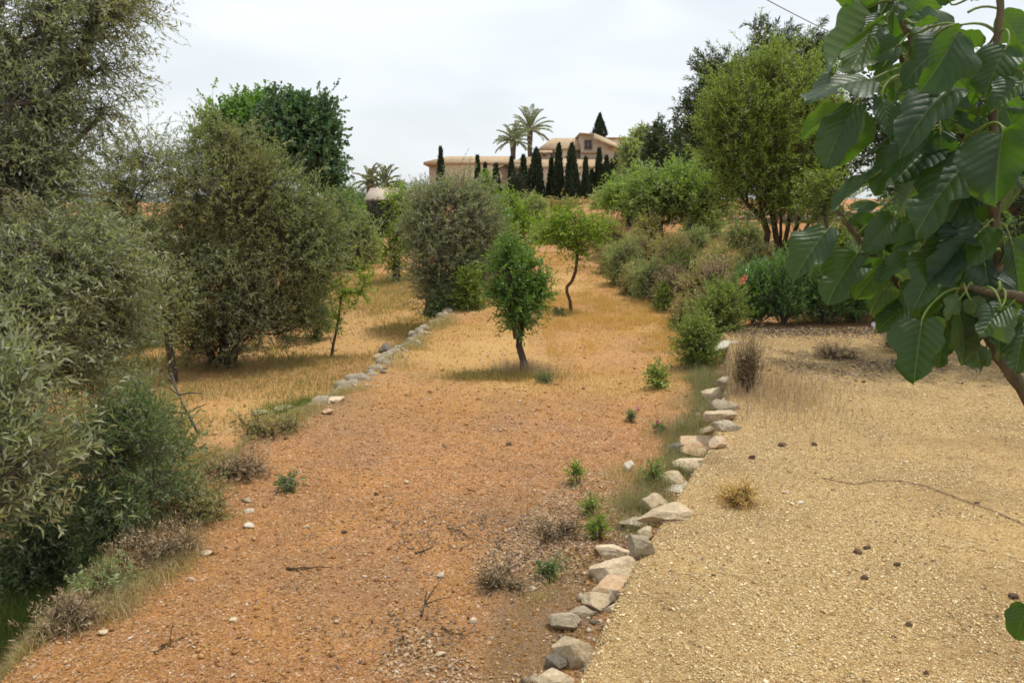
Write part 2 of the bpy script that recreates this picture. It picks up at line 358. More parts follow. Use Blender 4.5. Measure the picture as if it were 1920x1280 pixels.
# ------------------------------------------------------------------ terrain
XR_Y = [-8, 0, 3.9, 4.2, 5.27, 6.6, 7.84, 10.4, 14.6, 17, 20, 27, 31, 35, 45, 60, 95]
XR_X = [-3.6, -1.3, .22, .34, .72, 1.3, 1.85, 2.78, 3.9, 4.15, 4.25, 4.2, 3.6, 2.5, 1.3, 2.0, 4]
XL_Y = [-8, 0, 4.5, 6, 10.2, 11.7, 14, 20, 25, 32, 45, 60, 95]
XL_X = [-5, -3.6, -3.05, -3.25, -3.25, -2.8, -2.5, -1.8, -1.1, -.6, -.4, -1, -2]
def xr(y): return np.interp(y, XR_Y, XR_X)
def xl(y): return np.interp(y, XL_Y, XL_X)
def sm(a, b, x):
    t = np.clip((x - a) / (b - a), 0, 1); return t * t * (3 - 2 * t)
def zs(y): return np.interp(y, [-20, 16, 25, 35, 45, 70, 90, 140, 260, 600], [-.4, -.4, -.12, .35, .95, 2.1, 2.75, 3.0, 0, -14])
def zr(y): return np.interp(y, [-20, 17.4, 21.5, 35, 37.5, 70, 90, 140, 260, 600], [0, 0, 1.0, 1.35, 2.15, 3.0, 3.2, 3.2, 0, -14])
def zl(y): return np.interp(y, [-20, 10, 20, 30, 45, 70, 90, 140, 260, 600], [-1.1, -1.1, -1.05, -.65, .2, 1.8, 2.6, 3.0, 0, -14])
def hgt(x, y):
    x = np.asarray(x, float); y = np.asarray(y, float)
    wr = np.interp(y, [15.5, 19, 45], [.16, 2.4, 3.5]); wl = np.interp(y, [4, 9, 12, 24, 40], [.9, .7, .3, .3, 3])
    dr = x - xr(y); dl = x - xl(y)
    z = zs(y) + (zr(y) - zs(y)) * sm(-.03, 1, dr / wr) + (zl(y) - zs(y)) * sm(-.05, 1, -dl / wl)
    z = z - .8 * sm(9, 40, -x - 3) * sm(5, 30, 60 - y)           # land falls away to the left
    p = np.stack([x, y, x * 0], -1)
    onsoil = 1 - sm(-.1, .5, dr) * (1 - sm(16.5, 18, y))
    near = sm(140, 60, y) if np.ndim(y) == 0 else sm(-140, -60, -y)
    rough = fbm(p * 1.1, 4, 3) * .07 + fbm(p * 6, 3, 9) * .022
    z = z + (rough * (.25 + .75 * onsoil)) * near
    return z
def H(x, y): return float(hgt(np.array([x]), np.array([y]))[0])
def G(px, py, z0=None):
    """where the sight line through a spot of the photo meets the ground"""
    r = ray(px, py); t = np.concatenate([np.linspace(2.5, 60, 1400), np.linspace(60, 200, 400)])
    q = r[None] * t[:, None]; h = hgt(q[:, 0], q[:, 1]); d = q[:, 2] + CAMZ - h
    i = np.argmax(d < 0) if (d < 0).any() else len(t) - 1
    return Vector((q[i, 0], q[i, 1], h[i]))

def smooth_noise1(y, s, amp): return (vnoise(np.stack([y * s, y * 0 + 3.3, y * 0], -1), 21) - .5) * 2 * amp
rows = [-8.0]
while rows[-1] < 140: rows.append(rows[-1] + max(.045, .009 * max(rows[-1], 0) + (.5 if rows[-1] < 2 else 0)))
rows = np.array(rows + [160, 190, 230, 280, 350, 450, 600])
def terrain(name, colfun, ncol, mat, s0=None):
    ny = len(rows); V = np.zeros((ny, ncol, 3))
    for i, y in enumerate(rows):
        x = colfun(y); V[i, :, 0] = x; V[i, :, 1] = y
    V[..., 2] = hgt(V[..., 0], V[..., 1])
    idx = np.arange(ny * ncol).reshape(ny, ncol)
    F = np.stack([idx[:-1, :-1], idx[:-1, 1:], idx[1:, 1:], idx[1:, :-1]], -1).reshape(-1, 4)
    x, y = V[..., 0].ravel(), V[..., 1].ravel(); p = np.stack([x, y, x * 0], -1)
    dr = x - xr(y); dl = x - xl(y)
    hum_shade = np.zeros_like(x)  # dark ground mask: humus and litter, plus tree shade painted into the tone
    hum_shade += .9 * np.exp(-((dl + .1) / .55) ** 2) * (y > 8) * (y < 30)
    hum_shade += .75 * np.exp(-((x + 0.05) / .75) ** 2 - ((y - 13.35) / .55) ** 2)  # shade patch under the small almond, put into the soil colour
    hum_shade += .55 * np.exp(-((dr + .45) / .5) ** 2) * sm(3, 5, y) * (y < 19)
    hum_shade += .7 * np.exp(-((x - .05 + (y - 6.0) * .1) / .65) ** 2 - ((y - 6.2) / 1.2) ** 2)
    hum_shade += .45 * np.exp(-((dr + .45) / .4) ** 2) * (y < 6)
    hum_shade += .5 * sm(.05, .3, fbm(np.stack([x * .9, y * .7, x * 0], -1), 3, 91)) * (dr < 0) * (y < 14)
    hum_shade += 1.0 * np.exp(-((x - 6.2) / 2.2) ** 2 - ((y - 12.4) / .75) ** 2)  # tree shade painted into the far gravel, over real leaf litter
    hum_shade += .8 * np.exp(-((y - 16.3) / .7) ** 2) * (dr > 0)
    hum_shade += .55 * np.exp(-((x - 2.1) / .5) ** 2 - ((y - 7.7) / .5) ** 2)
    hum_shade += .7 * sm(0, 2, -dl) * sm(-3.2, -3.6, x) * (y < 9.5)
    st = sm(9, 14, y) * (1 - sm(28, 40, y)) * (.35 + .65 * sm(-.1, .35, fbm(p * .55, 3, 31))) * (dr < .3)
    st = st * np.where(dl > 0, 1, .8)
    st = np.clip(st, 0, 1) * (1 - .9 * sm(18, 24, y) * (dr > 0))
    me = mesh_from(name, V.reshape(-1, 3), [F], mat, smooth=True, extra={'humus_shade': np.clip(hum_shade, 0, 1), 'straw': st})
    return kind(link(name, me), 'structure')
def f_left(y): return xl(y) - .04 + -np.concatenate([np.geomspace(600, 1.2, 110), np.linspace(1.2, 0, 40)[1:]]) 
def f_mid(y): return np.linspace(xl(y) - .04, xr(y) - .02, 90)
def f_right(y): return xr(y) - .02 + np.concatenate([np.linspace(0, .3, 12), np.linspace(.3, 8, 130)[1:], np.geomspace(8, 600, 60)[1:]])
t_l = terrain('lower_terrace', f_left, 149, M['soil']); t_l['label'] = 'lower left terrace of dry orange soil'
t_m = terrain('soil_terrace', f_mid, 90, M['soil']); t_m['label'] = 'long strip of orange soil rising to the villa'
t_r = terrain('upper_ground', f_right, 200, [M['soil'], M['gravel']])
# gravel faces of the right-hand ground become their own sheet
def split_gravel():
    me = t_r.data; n = len(me.polygons); c = np.zeros(n * 3); me.polygons.foreach_get('center', c); c = c.reshape(-1, 3)
    e = 16.35 + smooth_noise1(c[:, 0], 1.3, .25)
    isg = c[:, 1] < e
    co = np.zeros(len(me.vertices) * 3); me.vertices.foreach_get('co', co); co = co.reshape(-1, 3)
    vi = np.zeros(n * 4, np.int32); me.loops.foreach_get('vertex_index', vi); vi = vi.reshape(-1, 4)
    at = {}
    for k in ('humus_shade', 'straw'):
        a = np.zeros(len(co)); me.attributes[k].data.foreach_get('value', a); at[k] = a
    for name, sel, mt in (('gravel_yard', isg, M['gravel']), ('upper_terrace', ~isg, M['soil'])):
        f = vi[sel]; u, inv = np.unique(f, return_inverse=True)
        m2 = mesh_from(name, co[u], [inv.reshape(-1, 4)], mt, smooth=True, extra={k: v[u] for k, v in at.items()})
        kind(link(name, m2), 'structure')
    bpy.data.objects.remove(t_r)
split_gravel()
# far hills
def hills():
    n = 160; a = np.linspace(-1.35, 1.35, n); V = []
    hh = 28 + 26 * sm(.15, .6, -a) + fbm(np.stack([a * 6, a * 0, a * 0], -1), 4, 77) * 12
    for k, t in enumerate((0, .35, .7, 1, 1.3)):
        d = 1700 + 900 * t; z = np.interp(t, [0, .35, .7, 1, 1.3], [0, .35, .8, 1, .6]) * hh * 1.25 - 16
        V.append(np.stack([np.sin(a) * d, np.cos(a) * d, z], -1))
    V.insert(0, np.stack([np.sin(a) * 560, np.cos(a) * 560, a * 0 - 14.5], -1))
    V = np.stack(V); idx = np.arange(6 * n).reshape(6, n)
    F = np.stack([idx[:-1, :-1], idx[:-1, 1:], idx[1:, 1:], idx[1:, :-1]], -1).reshape(-1, 4)
    m = simple('hill_scrub', (.17, .20, .19), .95, (.12, .15, .15), .02)
    kind(link('distant_hills', mesh_from('distant_hills', V.reshape(-1, 3), [F], m, smooth=True)), 'structure')
hills()

# ------------------------------------------------------------------ trees and shrubs
def lobe(px, py, Y, rx, rz, n, ry=None):
    """an ellipsoid of foliage, its place and size read off the photograph"""
    c = P(px, py, Y); s = pxm(Y)
    return (np.array(c), np.array([rx * s, (ry if ry else (rx + rz) * .5 * s), rz * s]), n)

def grow(root_pts, r0, attr, jit=.08, alpha=.5, taper=.55, rmin=.004, k=6, bark=None, krough=.15, trunks=None):
    """attach each attractor to the nearest part of the growing skeleton; pipe-model radii; swept limbs"""
    trunks = trunks or [root_pts]
    nodes = []; par = []; plen = []; paths = []
    for tp in trunks:
        tp = np.asarray(tp, float); pth = []
        for i, p in enumerate(tp):
            nodes.append(p); par.append(-1 if i == 0 else len(nodes) - 2)
            plen.append(0 if i == 0 else plen[-1] + np.linalg.norm(tp[i] - tp[i - 1])); pth.append(len(nodes) - 1)
        paths.append(pth)
    base = np.asarray(trunks[0][0], float)
    attr = attr[np.argsort(np.linalg.norm(attr - base, axis=1))]
    starts = set(p[0] for p in paths)
    ends = []
    for a in attr:
        A = np.array(nodes); d = np.linalg.norm(A - a, axis=1); cost = d + alpha * np.array(plen)
        down = A[:, 2] > a[2] + .3 * d
        cost = cost + down * d * .5
        for s_ in starts: cost[s_] += 1e6
        b = int(np.argmin(cost)); m = max(1, int(d[b] / max(.25, jit * 3)))
        m = min(m, 6); pth = [b]; s0 = A[b]
        for j in range(1, m + 1):
            t = j / m; q = s0 + (a - s0) * t
            if j < m: q = q + RNG.normal(size=3) * jit * d[b] * .5 + np.array([0, 0, -.10 * d[b] * math.sin(t * math.pi)])
            nodes.append(q); par.append(pth[-1]); plen.append(plen[pth[-1]] + np.linalg.norm(q - nodes[pth[-1]])); pth.append(len(nodes) - 1)
        paths.append(pth); ends.append(len(nodes) - 1)
    cnt = np.zeros(len(nodes))
    for e in ends:
        i = e
        while i >= 0: cnt[i] += 1; i = par[i]
    acc = Acc(); tot = max(1, len(ends) / len(trunks))
    nodes = np.array(nodes)
    rr = np.maximum(rmin, r0 * (np.maximum(cnt, 1) / tot) ** taper)
    for ti in range(len(trunks)):
        pth = paths[ti]; n_ = len(pth)
        f_ = .62 if (ti and trunks[ti][0][2] > trunks[0][0][2] + .2) else 1.
        for q, i in enumerate(pth): rr[i] = max(rr[i] * f_, f_ * r0 * (1 - .5 * q / max(1, n_ - 1)) * .8)
        rr[pth[0]] *= 1.35
    for pi, pth in enumerate(paths):
        r = rr[pth].copy()
        if pi >= len(trunks): r[0] = min(r[0], r[1] * 1.25)
        sub = pi < len(trunks)
        pp = nodes[pth]
        sweep(acc, pp, r, k=10 if sub else k, rough=krough, cap=True)
    return acc

def attractors(lobes, shell=.5):
    out = []; cen = []
    for c, r, n in lobes:
        u = nrm(RNG.normal(size=(n, 3))); rad = RNG.random(n) ** (1 / (3 - shell * 0 + 1.2))
        out.append(c + u * rad[:, None] * r); cen.append(np.repeat(c[None], n, 0))
    return np.concatenate(out), np.concatenate(cen)

def foliage(att, cen, twigs, tlen, lper, L, W, spread, outw=.8, upb=.3, rand=.7, lrand=.8, droop=0, bend=.15, twr=.0025, lup=None, wander=0):
    T = len(att) * twigs
    A = np.repeat(att, twigs, 0); C = np.repeat(cen, twigs, 0)
    S = A + RNG.normal(size=(T, 3)) * spread
    d = nrm(nrm(A - C) * outw + np.array([0, 0, upb]) + nrm(RNG.normal(size=(T, 3))) * rand)
    tl = tlen * (.5 + RNG.random(T))[:, None]
    E = S + d * tl + np.array([0, 0, -1.]) * tl * droop
    # foliage
    n = T * lper; t = np.tile(np.linspace(.12, 1, lper), T)[:, None]
    S2 = np.repeat(S, lper, 0); E2 = np.repeat(E, lper, 0); d2 = np.repeat(d, lper, 0)
    p = S2 + (E2 - S2) * t + RNG.normal(size=(n, 3)) * wander
    ld = d2 * .7 + nrm(RNG.normal(size=(n, 3))) * lrand + np.array([0, 0, -droop])
    sc = .65 + .7 * RNG.random(n)
    V, F = leaves_np(p, ld, L * sc, W * sc, bend, up=lup)
    rnd = np.repeat(np.clip(np.repeat(RNG.random(T), lper) * .35 + RNG.random(n) * .65, 0, 1), 4)
    return V, F, rnd, S, E

def plant(name, label, cat, base, lobes, leaf, lmat, bark='bark', group=None, trunks=None, r0=.08, twigs=4, tlen=.3, lper=8,
          spread=.12, sticks=True, crown='crown', stem='trunk', alpha=.5, jit=.1, flowers=None, **kw):
    base = np.array(base, float)
    root = thing(name, label, cat, base, group)
    lobes = [(c, np.maximum(r_ * .45, r_ - tlen * .5), n) for c, r_, n in lobes]
    att, cen = attractors(lobes)
    if trunks is None:
        c = att.mean(0); lo = att[:, 2].min()
        top = np.array([base[0] * .6 + c[0] * .4, base[1] * .6 + c[1] * .4, max(base[2] + .15, lo * .7 + c[2] * .3)])
        mid = (base + top) / 2 + np.array([RNG.normal() * .05, RNG.normal() * .05, 0]) * (top[2] - base[2])
        trunks = [[base - np.array([0, 0, .1]), mid, top]]
    keep = att[:, 2] > base[2] + .02
    att, cen = att[keep], cen[keep]
    acc = grow(None, r0, att, jit=jit, alpha=alpha, trunks=trunks)
    kw.setdefault('lup', .35)
    V, F, rnd, S, E = foliage(att, cen, twigs, tlen, lper, leaf[0], leaf[1], spread, **kw)
    if sticks:
        tw = max(.002, kw.get('twr', .0025)); sv, sf = sticks_np(S, E, tw, tw * .5); acc.add(sv, sf, .5)
        # a short spur from the limb to each twig
        sv, sf = sticks_np(np.repeat(att, twigs, 0), S, tw * 1.3, tw); acc.add(sv, sf, .5)
    for v in acc.V: v -= base
    link(stem, acc.mesh(stem, M[bark], smooth=True), root)
    link(crown, mesh_from(crown, V - base, [F], M[lmat], rnd=rnd), root)
    if flowers:
        n, size, fm, cl = flowers
        for q in range(n):
            i = RNG.integers(len(E)) if cl is None else None
            c = (E[i] if cl is None else np.array(cl[q])) - base
            fp = c + RNG.normal(size=(9, 3)) * size * .35
            v, f = leaves_np(fp, RNG.normal(size=(9, 3)), size, size * .8, .2)
            link('flower', mesh_from('flower', v, [f], M[fm], rnd=np.repeat(RNG.random(9), 4)), root)
    return root

def bush(name, label, px, pyb, w_, h_, lmat, leaf=(.05, .015), n=40, Y=None, cat='shrub', group=None, twigs=4, tlen=.22, lper=8, bark='bark', r0=.02, stems=4, flowers=None, spread=.09, depth=None, **kw):
    """px, pyb: foot of the shrub in the photo; w_, h_: its size in photo pixels"""
    b = G(px, pyb) if Y is None else None
    if b is None:
        q = P(px, pyb, Y); b = Vector((q.x, Y, H(q.x, Y)))
    s = pxm(b.y); W_ = w_ * s / 2
    top = CAMZ + ray(px, pyb - h_)[2] * b.y / ray(px, pyb - h_)[1]
    hh = max(.15, top - b.z)
    tl = min(tlen, hh * .35)
    W2 = max(.08, W_ - tl * .35); H2 = max(.1, hh - tl * .4)
    lb = [(np.array([b.x, b.y, b.z + H2 * .48]), np.array([W2, depth or W2, H2 * .52]), n)]
    for k in range(3):
        a = random.random() * 6.28
        lb.append((np.array([b.x + math.cos(a) * W2 * .45, b.y + math.sin(a) * W2 * .4, b.z + H2 * random.uniform(.3, .75)]), np.array([W2 * .5, W2 * .5, H2 * .25]), max(4, n // 6)))
    lb.append((np.array([b.x, b.y, b.z + H2 * .16]), np.array([W2 * .95, (depth or W2) * .95, max(.04, H2 * .16)]), max(3, n // 3)))
    tr = []
    for k in range(stems):
        a = k / stems * 6.28 + random.random()
        e = np.array([b.x + math.cos(a) * W2 * .3, b.y + math.sin(a) * W2 * .3, b.z + H2 * .35])
        s0 = np.array([b.x + math.cos(a) * .03, b.y + math.sin(a) * .03, b.z - .05])
        tr.append([s0, (s0 + e) / 2 + np.array([0, 0, .03]), e])
    return plant(name, label, cat, b, lb, leaf, lmat, bark, group, tr, r0, twigs, tl, lper, min(spread, W2 * .3), crown='foliage', stem='stems', flowers=flowers, **kw)

# ------------------------------------------------------------------ villa on the hilltop
def villa():
    tile, N, L = newmat('roof_tiles'); b = N['Principled BSDF']
    g = N.new("ShaderNodeNewGeometry"); n = noise(N, L, 2.2, 6, .7, g.outputs['Position'])
    r = ramp(N, [(.3, (.32, .205, .12)), (.5, (.44, .32, .19)), (.7, (.52, .41, .27))]); L.new(n.outputs[0], r.inputs[0])
    wv = N.new("ShaderNodeTexWave"); wv.inputs['Scale'].default_value = 2.6; wv.wave_type = 'BANDS'; wv.bands_direction = 'X'; L.new(g.outputs['Position'], wv.inputs[0])
    rw = ramp(N, [(0, (.84, .82, .80)), (.6, (1.05, 1.05, 1.05))]); L.new(wv.outputs[0], rw.inputs[0])
    L.new(mixc(N, L, .8, r.outputs[0], rw.outputs[0], 'MULTIPLY'), b.inputs['Base Color']); b.inputs['Roughness'].default_value = .9
    bp = N.new("ShaderNodeBump"); bp.inputs['Distance'].default_value = .02; L.new(wv.outputs[0], bp.inputs['Height']); L.new(bp.outputs[0], b.inputs['Normal'])
    stone = simple('villa_stone', (.52, .42, .30), .9, (.40, .31, .21), 1.6, .03)
    render_ = simple('villa_render', (.47, .40, .30), .9, (.40, .34, .25), 1.1)
    eave = simple('eave_clay', (.42, .22, .13), .85, (.34, .18, .11), 3)
    glass = simple('villa_glass', (.10, .10, .14), .25, (.07, .07, .10), .8)
    frame = simple('villa_frame', (.24, .16, .12), .7)
    base = P(985, 380, 90); base.z = 2.2
    root = thing('villa', 'sprawling sand-stone villa with terracotta roofs on the hilltop behind the cypresses', 'house', base)
    B = np.array(base)
    def box(acc, x0, x1, y0, y1, z0, z1):
        v = [(x, y, z) for z in (z0, z1) for y in (y0, y1) for x in (x0, x1)]
        acc.add(np.array(v) - B, [(0, 2, 3, 1), (4, 5, 7, 6), (0, 1, 5, 4), (1, 3, 7, 5), (3, 2, 6, 7), (2, 0, 4, 6)])
    def X(px, Y): return P(px, 300, Y).x
    def Z(py, Y): return P(960, py, Y).z
    def part(name, fn, mat, parent=root):
        a = Acc(); fn(a); return link(name, a.mesh(name, mat), parent)
    def hip(acc, x0, x1, y0, y1, ze, zr_, ins, insr, th=.28):
        yr = (y0 + y1) / 2
        v = [(x0, y0, ze), (x1, y0, ze), (x1, y1, ze), (x0, y1, ze), (x0 + ins, yr, zr_), (x1 - insr, yr, zr_)]
        v += [(x0, y0, ze - th), (x1, y0, ze - th), (x1, y1, ze - th), (x0, y1, ze - th)]
        v = np.array(v) - B
        acc.add(v, [(0, 1, 5, 4), (2, 3, 4, 5), (6, 9, 8, 7), (0, 6, 7, 1), (1, 7, 8, 2), (2, 8, 9, 3), (3, 9, 6, 0)])
        acc.add(v, [(1, 2, 5), (3, 0, 4)])
    def window(px0, px1, py0, py1, Y):
        x0, x1, z0, z1 = X(px0, Y), X(px1, Y), Z(py1, Y), Z(py0, Y)
        w_ = part('window', lambda a: (box(a, x0, x1, Y - .10, Y - .003, z1 - .12, z1), box(a, x0, x1, Y - .10, Y - .003, z0, z0 + .12),
                                       box(a, x0, x0 + .12, Y - .10, Y - .003, z0 + .12, z1 - .12), box(a, x1 - .12, x1, Y - .10, Y - .003, z0 + .12, z1 - .12),
                                       box(a, (x0 + x1) / 2 - .04, (x0 + x1) / 2 + .04, Y - .09, Y - .003, z0 + .12, z1 - .12)), frame)
        part('pane', lambda a: box(a, x0 + .12, x1 - .12, Y - .04, Y - .002, z0 + .12, z1 - .12), glass, w_)
    # left wing
    part('wall', lambda a: box(a, X(804, 88), X(962, 88), 88, 95.5, 2, Z(306, 88)), stone)
    part('roof', lambda a: hip(a, X(795, 88) , X(975, 88), 87.3, 96.3, Z(304, 87.3), Z(293, 91.8), 2.2, 1.2), tile)
    part('eave', lambda a: box(a, X(800, 88), X(966, 88), 87.6, 95.9, Z(308.6, 87.6), Z(304, 87.3) - .285), eave)
    # middle wing
    part('wall', lambda a: box(a, X(958, 86), X(1156, 86), 86, 94, 2, Z(313, 86)), render_)
    def midroof(a):
        x0, x1 = X(953, 85.3), X(1162, 85.3); zf, zb = Z(311, 85.3), Z(294, 94); th = .26
        v = np.array([(x0, 85.3, zf), (x1, 85.3, zf), (x1 - 1, 94, zb), (x0 + 1.5, 94, zb), (x0, 85.3, zf - th), (x1, 85.3, zf - th), (x1 - 1, 94, zb - th), (x0 + 1.5, 94, zb - th)]) - B
        a.add(v, [(0, 1, 2, 3), (7, 6, 5, 4), (0, 4, 5, 1), (1, 5, 6, 2), (2, 6, 7, 3), (3, 7, 4, 0)])
    part('roof', midroof, tile)
    part('eave', lambda a: box(a, X(956, 86), X(1158, 86), 85.7, 93.8, Z(316.3, 85.7), Z(311, 85.3) - .265), eave)
    # upper storey
    part('wall', lambda a: box(a, X(1019, 93.5), X(1091, 93.5), 93.5, 101, 4, Z(279, 93.5)), render_)
    part('roof', lambda a: hip(a, X(1011, 93.5), X(1100, 93.5), 92.8, 101.6, Z(277, 92.8), Z(259, 97.2), 1.7, .1), tile)
    part('eave', lambda a: box(a, X(1015, 93.5), X(1092, 93.5), 93.1, 101.2, Z(280, 93.1), Z(277, 92.8) - .285), eave)
    part('wall', lambda a: box(a, X(1012, 92), X(1032, 92), 92, 93.4, 4, Z(285, 92)), stone)
    def lowroof(a):
        x0, x1 = X(1006, 91.6), X(1036, 91.6); v = np.array([(x0, 91.5, Z(285, 91.5)), (x1, 91.5, Z(285, 91.5)), (x1, 93.4, Z(280.5, 93.4)), (x0, 93.4, Z(280.5, 93.4)), (x0, 91.5, Z(287, 91.5)), (x1, 91.5, Z(287, 91.5)), (x1, 93.4, Z(284, 93.4)), (x0, 93.4, Z(284, 93.4))]) - B
        a.add(v, [(0, 1, 2, 3), (7, 6, 5, 4), (0, 4, 5, 1), (1, 5, 6, 2), (2, 6, 7, 3), (3, 7, 4, 0)])
    part('roof', lowroof, tile); window(1018, 1023.5, 288, 293.5, 92)
    # tower with the sloping roof
    def slant(a, pts, y0, y1):
        f = [(X(px, y0), y0, Z(py, y0)) for px, py in pts]; n_ = len(f)
        v = np.array(f + [(x, y1, z) for x, y, z in f]) - B
        for j in range(n_): a.add(v[[j, (j + 1) % n_, n_ + (j + 1) % n_, n_ + j]], [(0, 1, 2, 3)])
        c = np.arange(1, n_ - 1)
        a.add(v[:n_], [(0, k, k + 1) for k in c]); a.add(v[n_:], [(0, k + 1, k) for k in c])
    part('wall', lambda a: slant(a, [(1089, 315), (1089, 251.2), (1112.8, 253.5), (1113, 261), (1160, 280), (1160, 315)], 92.4, 99), render_)
    part('roof', lambda a: slant(a, [(1086, 251), (1086, 248.8), (1112.9, 250.8), (1112.9, 253.3)], 91.7, 99.6), tile)
    def towerroof(a):
        c = [(1113, 257.5, 91.7), (1171, 280, 91.7), (1168, 272.5, 99.5), (1113, 249.5, 99.5)]
        v = np.array([(X(p, Y), Y, Z(q, Y)) for p, q, Y in c] + [(X(p, Y), Y, Z(q, Y) - .2) for p, q, Y in c]) - B
        a.add(v, [(0, 1, 2, 3), (7, 6, 5, 4), (0, 4, 5, 1), (1, 5, 6, 2), (2, 6, 7, 3), (3, 7, 4, 0)])
    part('roof', towerroof, tile)
    part('wall', lambda a: box(a, X(1130, 99.8), X(1174, 99.8), 99.8, 106, 4, Z(261, 99.8)), stone)
    part('roof', lambda a: box(a, X(1127, 99.8), X(1177, 99.8), 99.4, 106.4, Z(261, 99.8) + .01, Z(257.5, 99.4)), tile)
    part('eave', lambda a: slant(a, [(1140, 279.5), (1140, 275.5), (1163, 280.3), (1163, 283)], 92.2, 92.39), eave)
    part('ledge', lambda a: box(a, X(1090, 92.3), X(1128, 92.3), 92.15, 92.38, Z(288, 92.3), Z(285.5, 92.3)), eave)
    window(1095, 1110, 262.5, 281, 92.4)
    window(1063, 1069, 284, 291, 93.5)
    # terrace opening and shutters under the middle eave
    for a_, b_ in ((1092, 1100), (1124, 1131)): window(a_, b_, 322, 340, 86)
    return root
villa()

def shelter():
    roofm = simple('shelter_roof', (.50, .42, .33), .9, (.36, .29, .23), 4, .02)
    fas = simple('shelter_fascia', (.66, .58, .44), .8); post = simple('shelter_post', (.10, .07, .05), .8); darkw = simple('shelter_boards', (.05, .04, .032), .9)
    Y = 52.; c = P(712, 372, Y); gz = H(c.x, Y); B = np.array([c.x, Y, gz])
    root = thing('garden_shelter', 'open garden shelter with pale sloping roof in front of the small palms', 'shelter', B)
    x0, x1 = P(683, 372, Y).x - c.x, P(741, 372, Y).x - c.x
    zf = P(712, 372, Y).z - gz; zb = P(712, 352.5, Y + 2.4).z - gz
    def bx(a, X0, X1, Y0, Y1, Z0, Z1):
        v = [(x, y, z) for z in (Z0, Z1) for y in (Y0, Y1) for x in (X0, X1)]
        a.add(v, [(0, 2, 3, 1), (4, 5, 7, 6), (0, 1, 5, 4), (1, 3, 7, 5), (3, 2, 6, 7), (2, 0, 4, 6)])
    a = Acc(); t = .05
    v = np.array([(x0, 0, zf), (x1, 0, zf), (x1, 2.4, zb), (x0, 2.4, zb), (x0, 0, zf - t), (x1, 0, zf - t), (x1, 2.4, zb - t), (x0, 2.4, zb - t)])
    a.add(v, [(0, 1, 2, 3), (7, 6, 5, 4), (0, 4, 5, 1), (1, 5, 6, 2), (2, 6, 7, 3), (3, 7, 4, 0)]); link('roof', a.mesh('roof', roofm), root)
    a = Acc(); bx(a, x0, x1, -.05, -.003, zf - .14, zf + .01); link('fascia', a.mesh('fascia', fas), root)
    for sx in (x0 + .08, x1 - .2):
        for sy in (.05, 2.2):
            a = Acc(); bx(a, sx, sx + .12, sy, sy + .12, -.1, (zf if sy < 1 else zb) - t - .004); link('post', a.mesh('post', post), root)
    a = Acc(); bx(a, x0 + .2, x1 - .2, 2.1, 2.16, 0, zb - t - .12); link('wall', a.mesh('wall', darkw), root)
    a = Acc(); Y2 = 55.; q = P(768, 360, Y2); B2 = np.array([q.x, Y2, H(q.x, Y2)])
    r2 = thing('garden_shed', 'small pale flat-roofed shed behind the grey olive, right of the shelter', 'shed', B2)
    bx(a, -.9, .9, 0, 2, 0, q.z - B2[2]); link('wall', a.mesh('wall', simple('shed_wall', (.42, .38, .30), .9)), r2)
    a = Acc(); bx(a, -1.05, 1.05, -.15, 2.15, q.z - B2[2] + .003, q.z - B2[2] + .14); link('roof', a.mesh('roof', simple('shed_roof', (.58, .54, .44), .8)), r2)
shelter()

def cypress(px, pt, pb, wpx, Y, label, group='cypresses screening the villa', lm='cypress', lean=0):
    b = P(px, pb, Y); b.z = min(b.z, H(b.x, Y) + .4) if Y < 80 else b.z
    top = P(px, pt, Y).z; h = top - b.z; Rr = wpx * pxm(Y) / 2
    root = thing('cypress_tree', label, 'cypress', b, group)
    a = Acc(); sweep(a, [(0, 0, -.8), (0, 0, h * .4), (lean, 0, h * .9)], [.14, .1, .03], 7); link('trunk', a.mesh('trunk', M['bark_dark'], True), root)
    n = int(900 + 260 * h)
    t = RNG.random(n) ** 1.15; ph = RNG.random(n) * 6.283
    ex_ = random.uniform(.65, 1.0); lump = 1 + .42 * (vnoise(np.stack([np.cos(ph) * 1.6, np.sin(ph) * 1.6, t * h * .9 + px], -1), 5) - .5) * 2
    prof = np.minimum(1, (t / .16) ** .5) * np.clip(1 - t, 0, 1) ** ex_ * 1.25
    rr = Rr * prof * lump * (.62 + .4 * RNG.random(n))
    p = np.stack([np.cos(ph) * rr + lean * t, np.sin(ph) * rr, t * h * .97], -1)
    d = np.stack([np.cos(ph) * .25, np.sin(ph) * .25, np.ones(n)], -1) + RNG.normal(size=(n, 3)) * .16
    V, F = leaves_np(p, d, .38 * (.6 + .8 * RNG.random(n)), .11, .1)
    # inner mass of foliage
    k, m_ = 9, 12; tt = np.linspace(.02, .93, m_); cv = []
    for q in tt:
        pr = min(1, (q / .16) ** .5) * (1 - q) ** .85 * Rr * .72
        for j in range(k): cv.append((math.cos(j / k * 6.283) * pr + lean * q, math.sin(j / k * 6.283) * pr, q * h * .97))
    cf = [(i * k + j, i * k + (j + 1) % k, (i + 1) * k + (j + 1) % k, (i + 1) * k + j) for i in range(m_ - 1) for j in range(k)]
    V = np.concatenate([V, np.array(cv)]); F2 = np.array(cf) + n * 4
    link('crown', mesh_from('crown', V, [F, F2], M[lm], rnd=np.concatenate([np.repeat(RNG.random(n), 4), np.full(len(cv), .1)])), root)
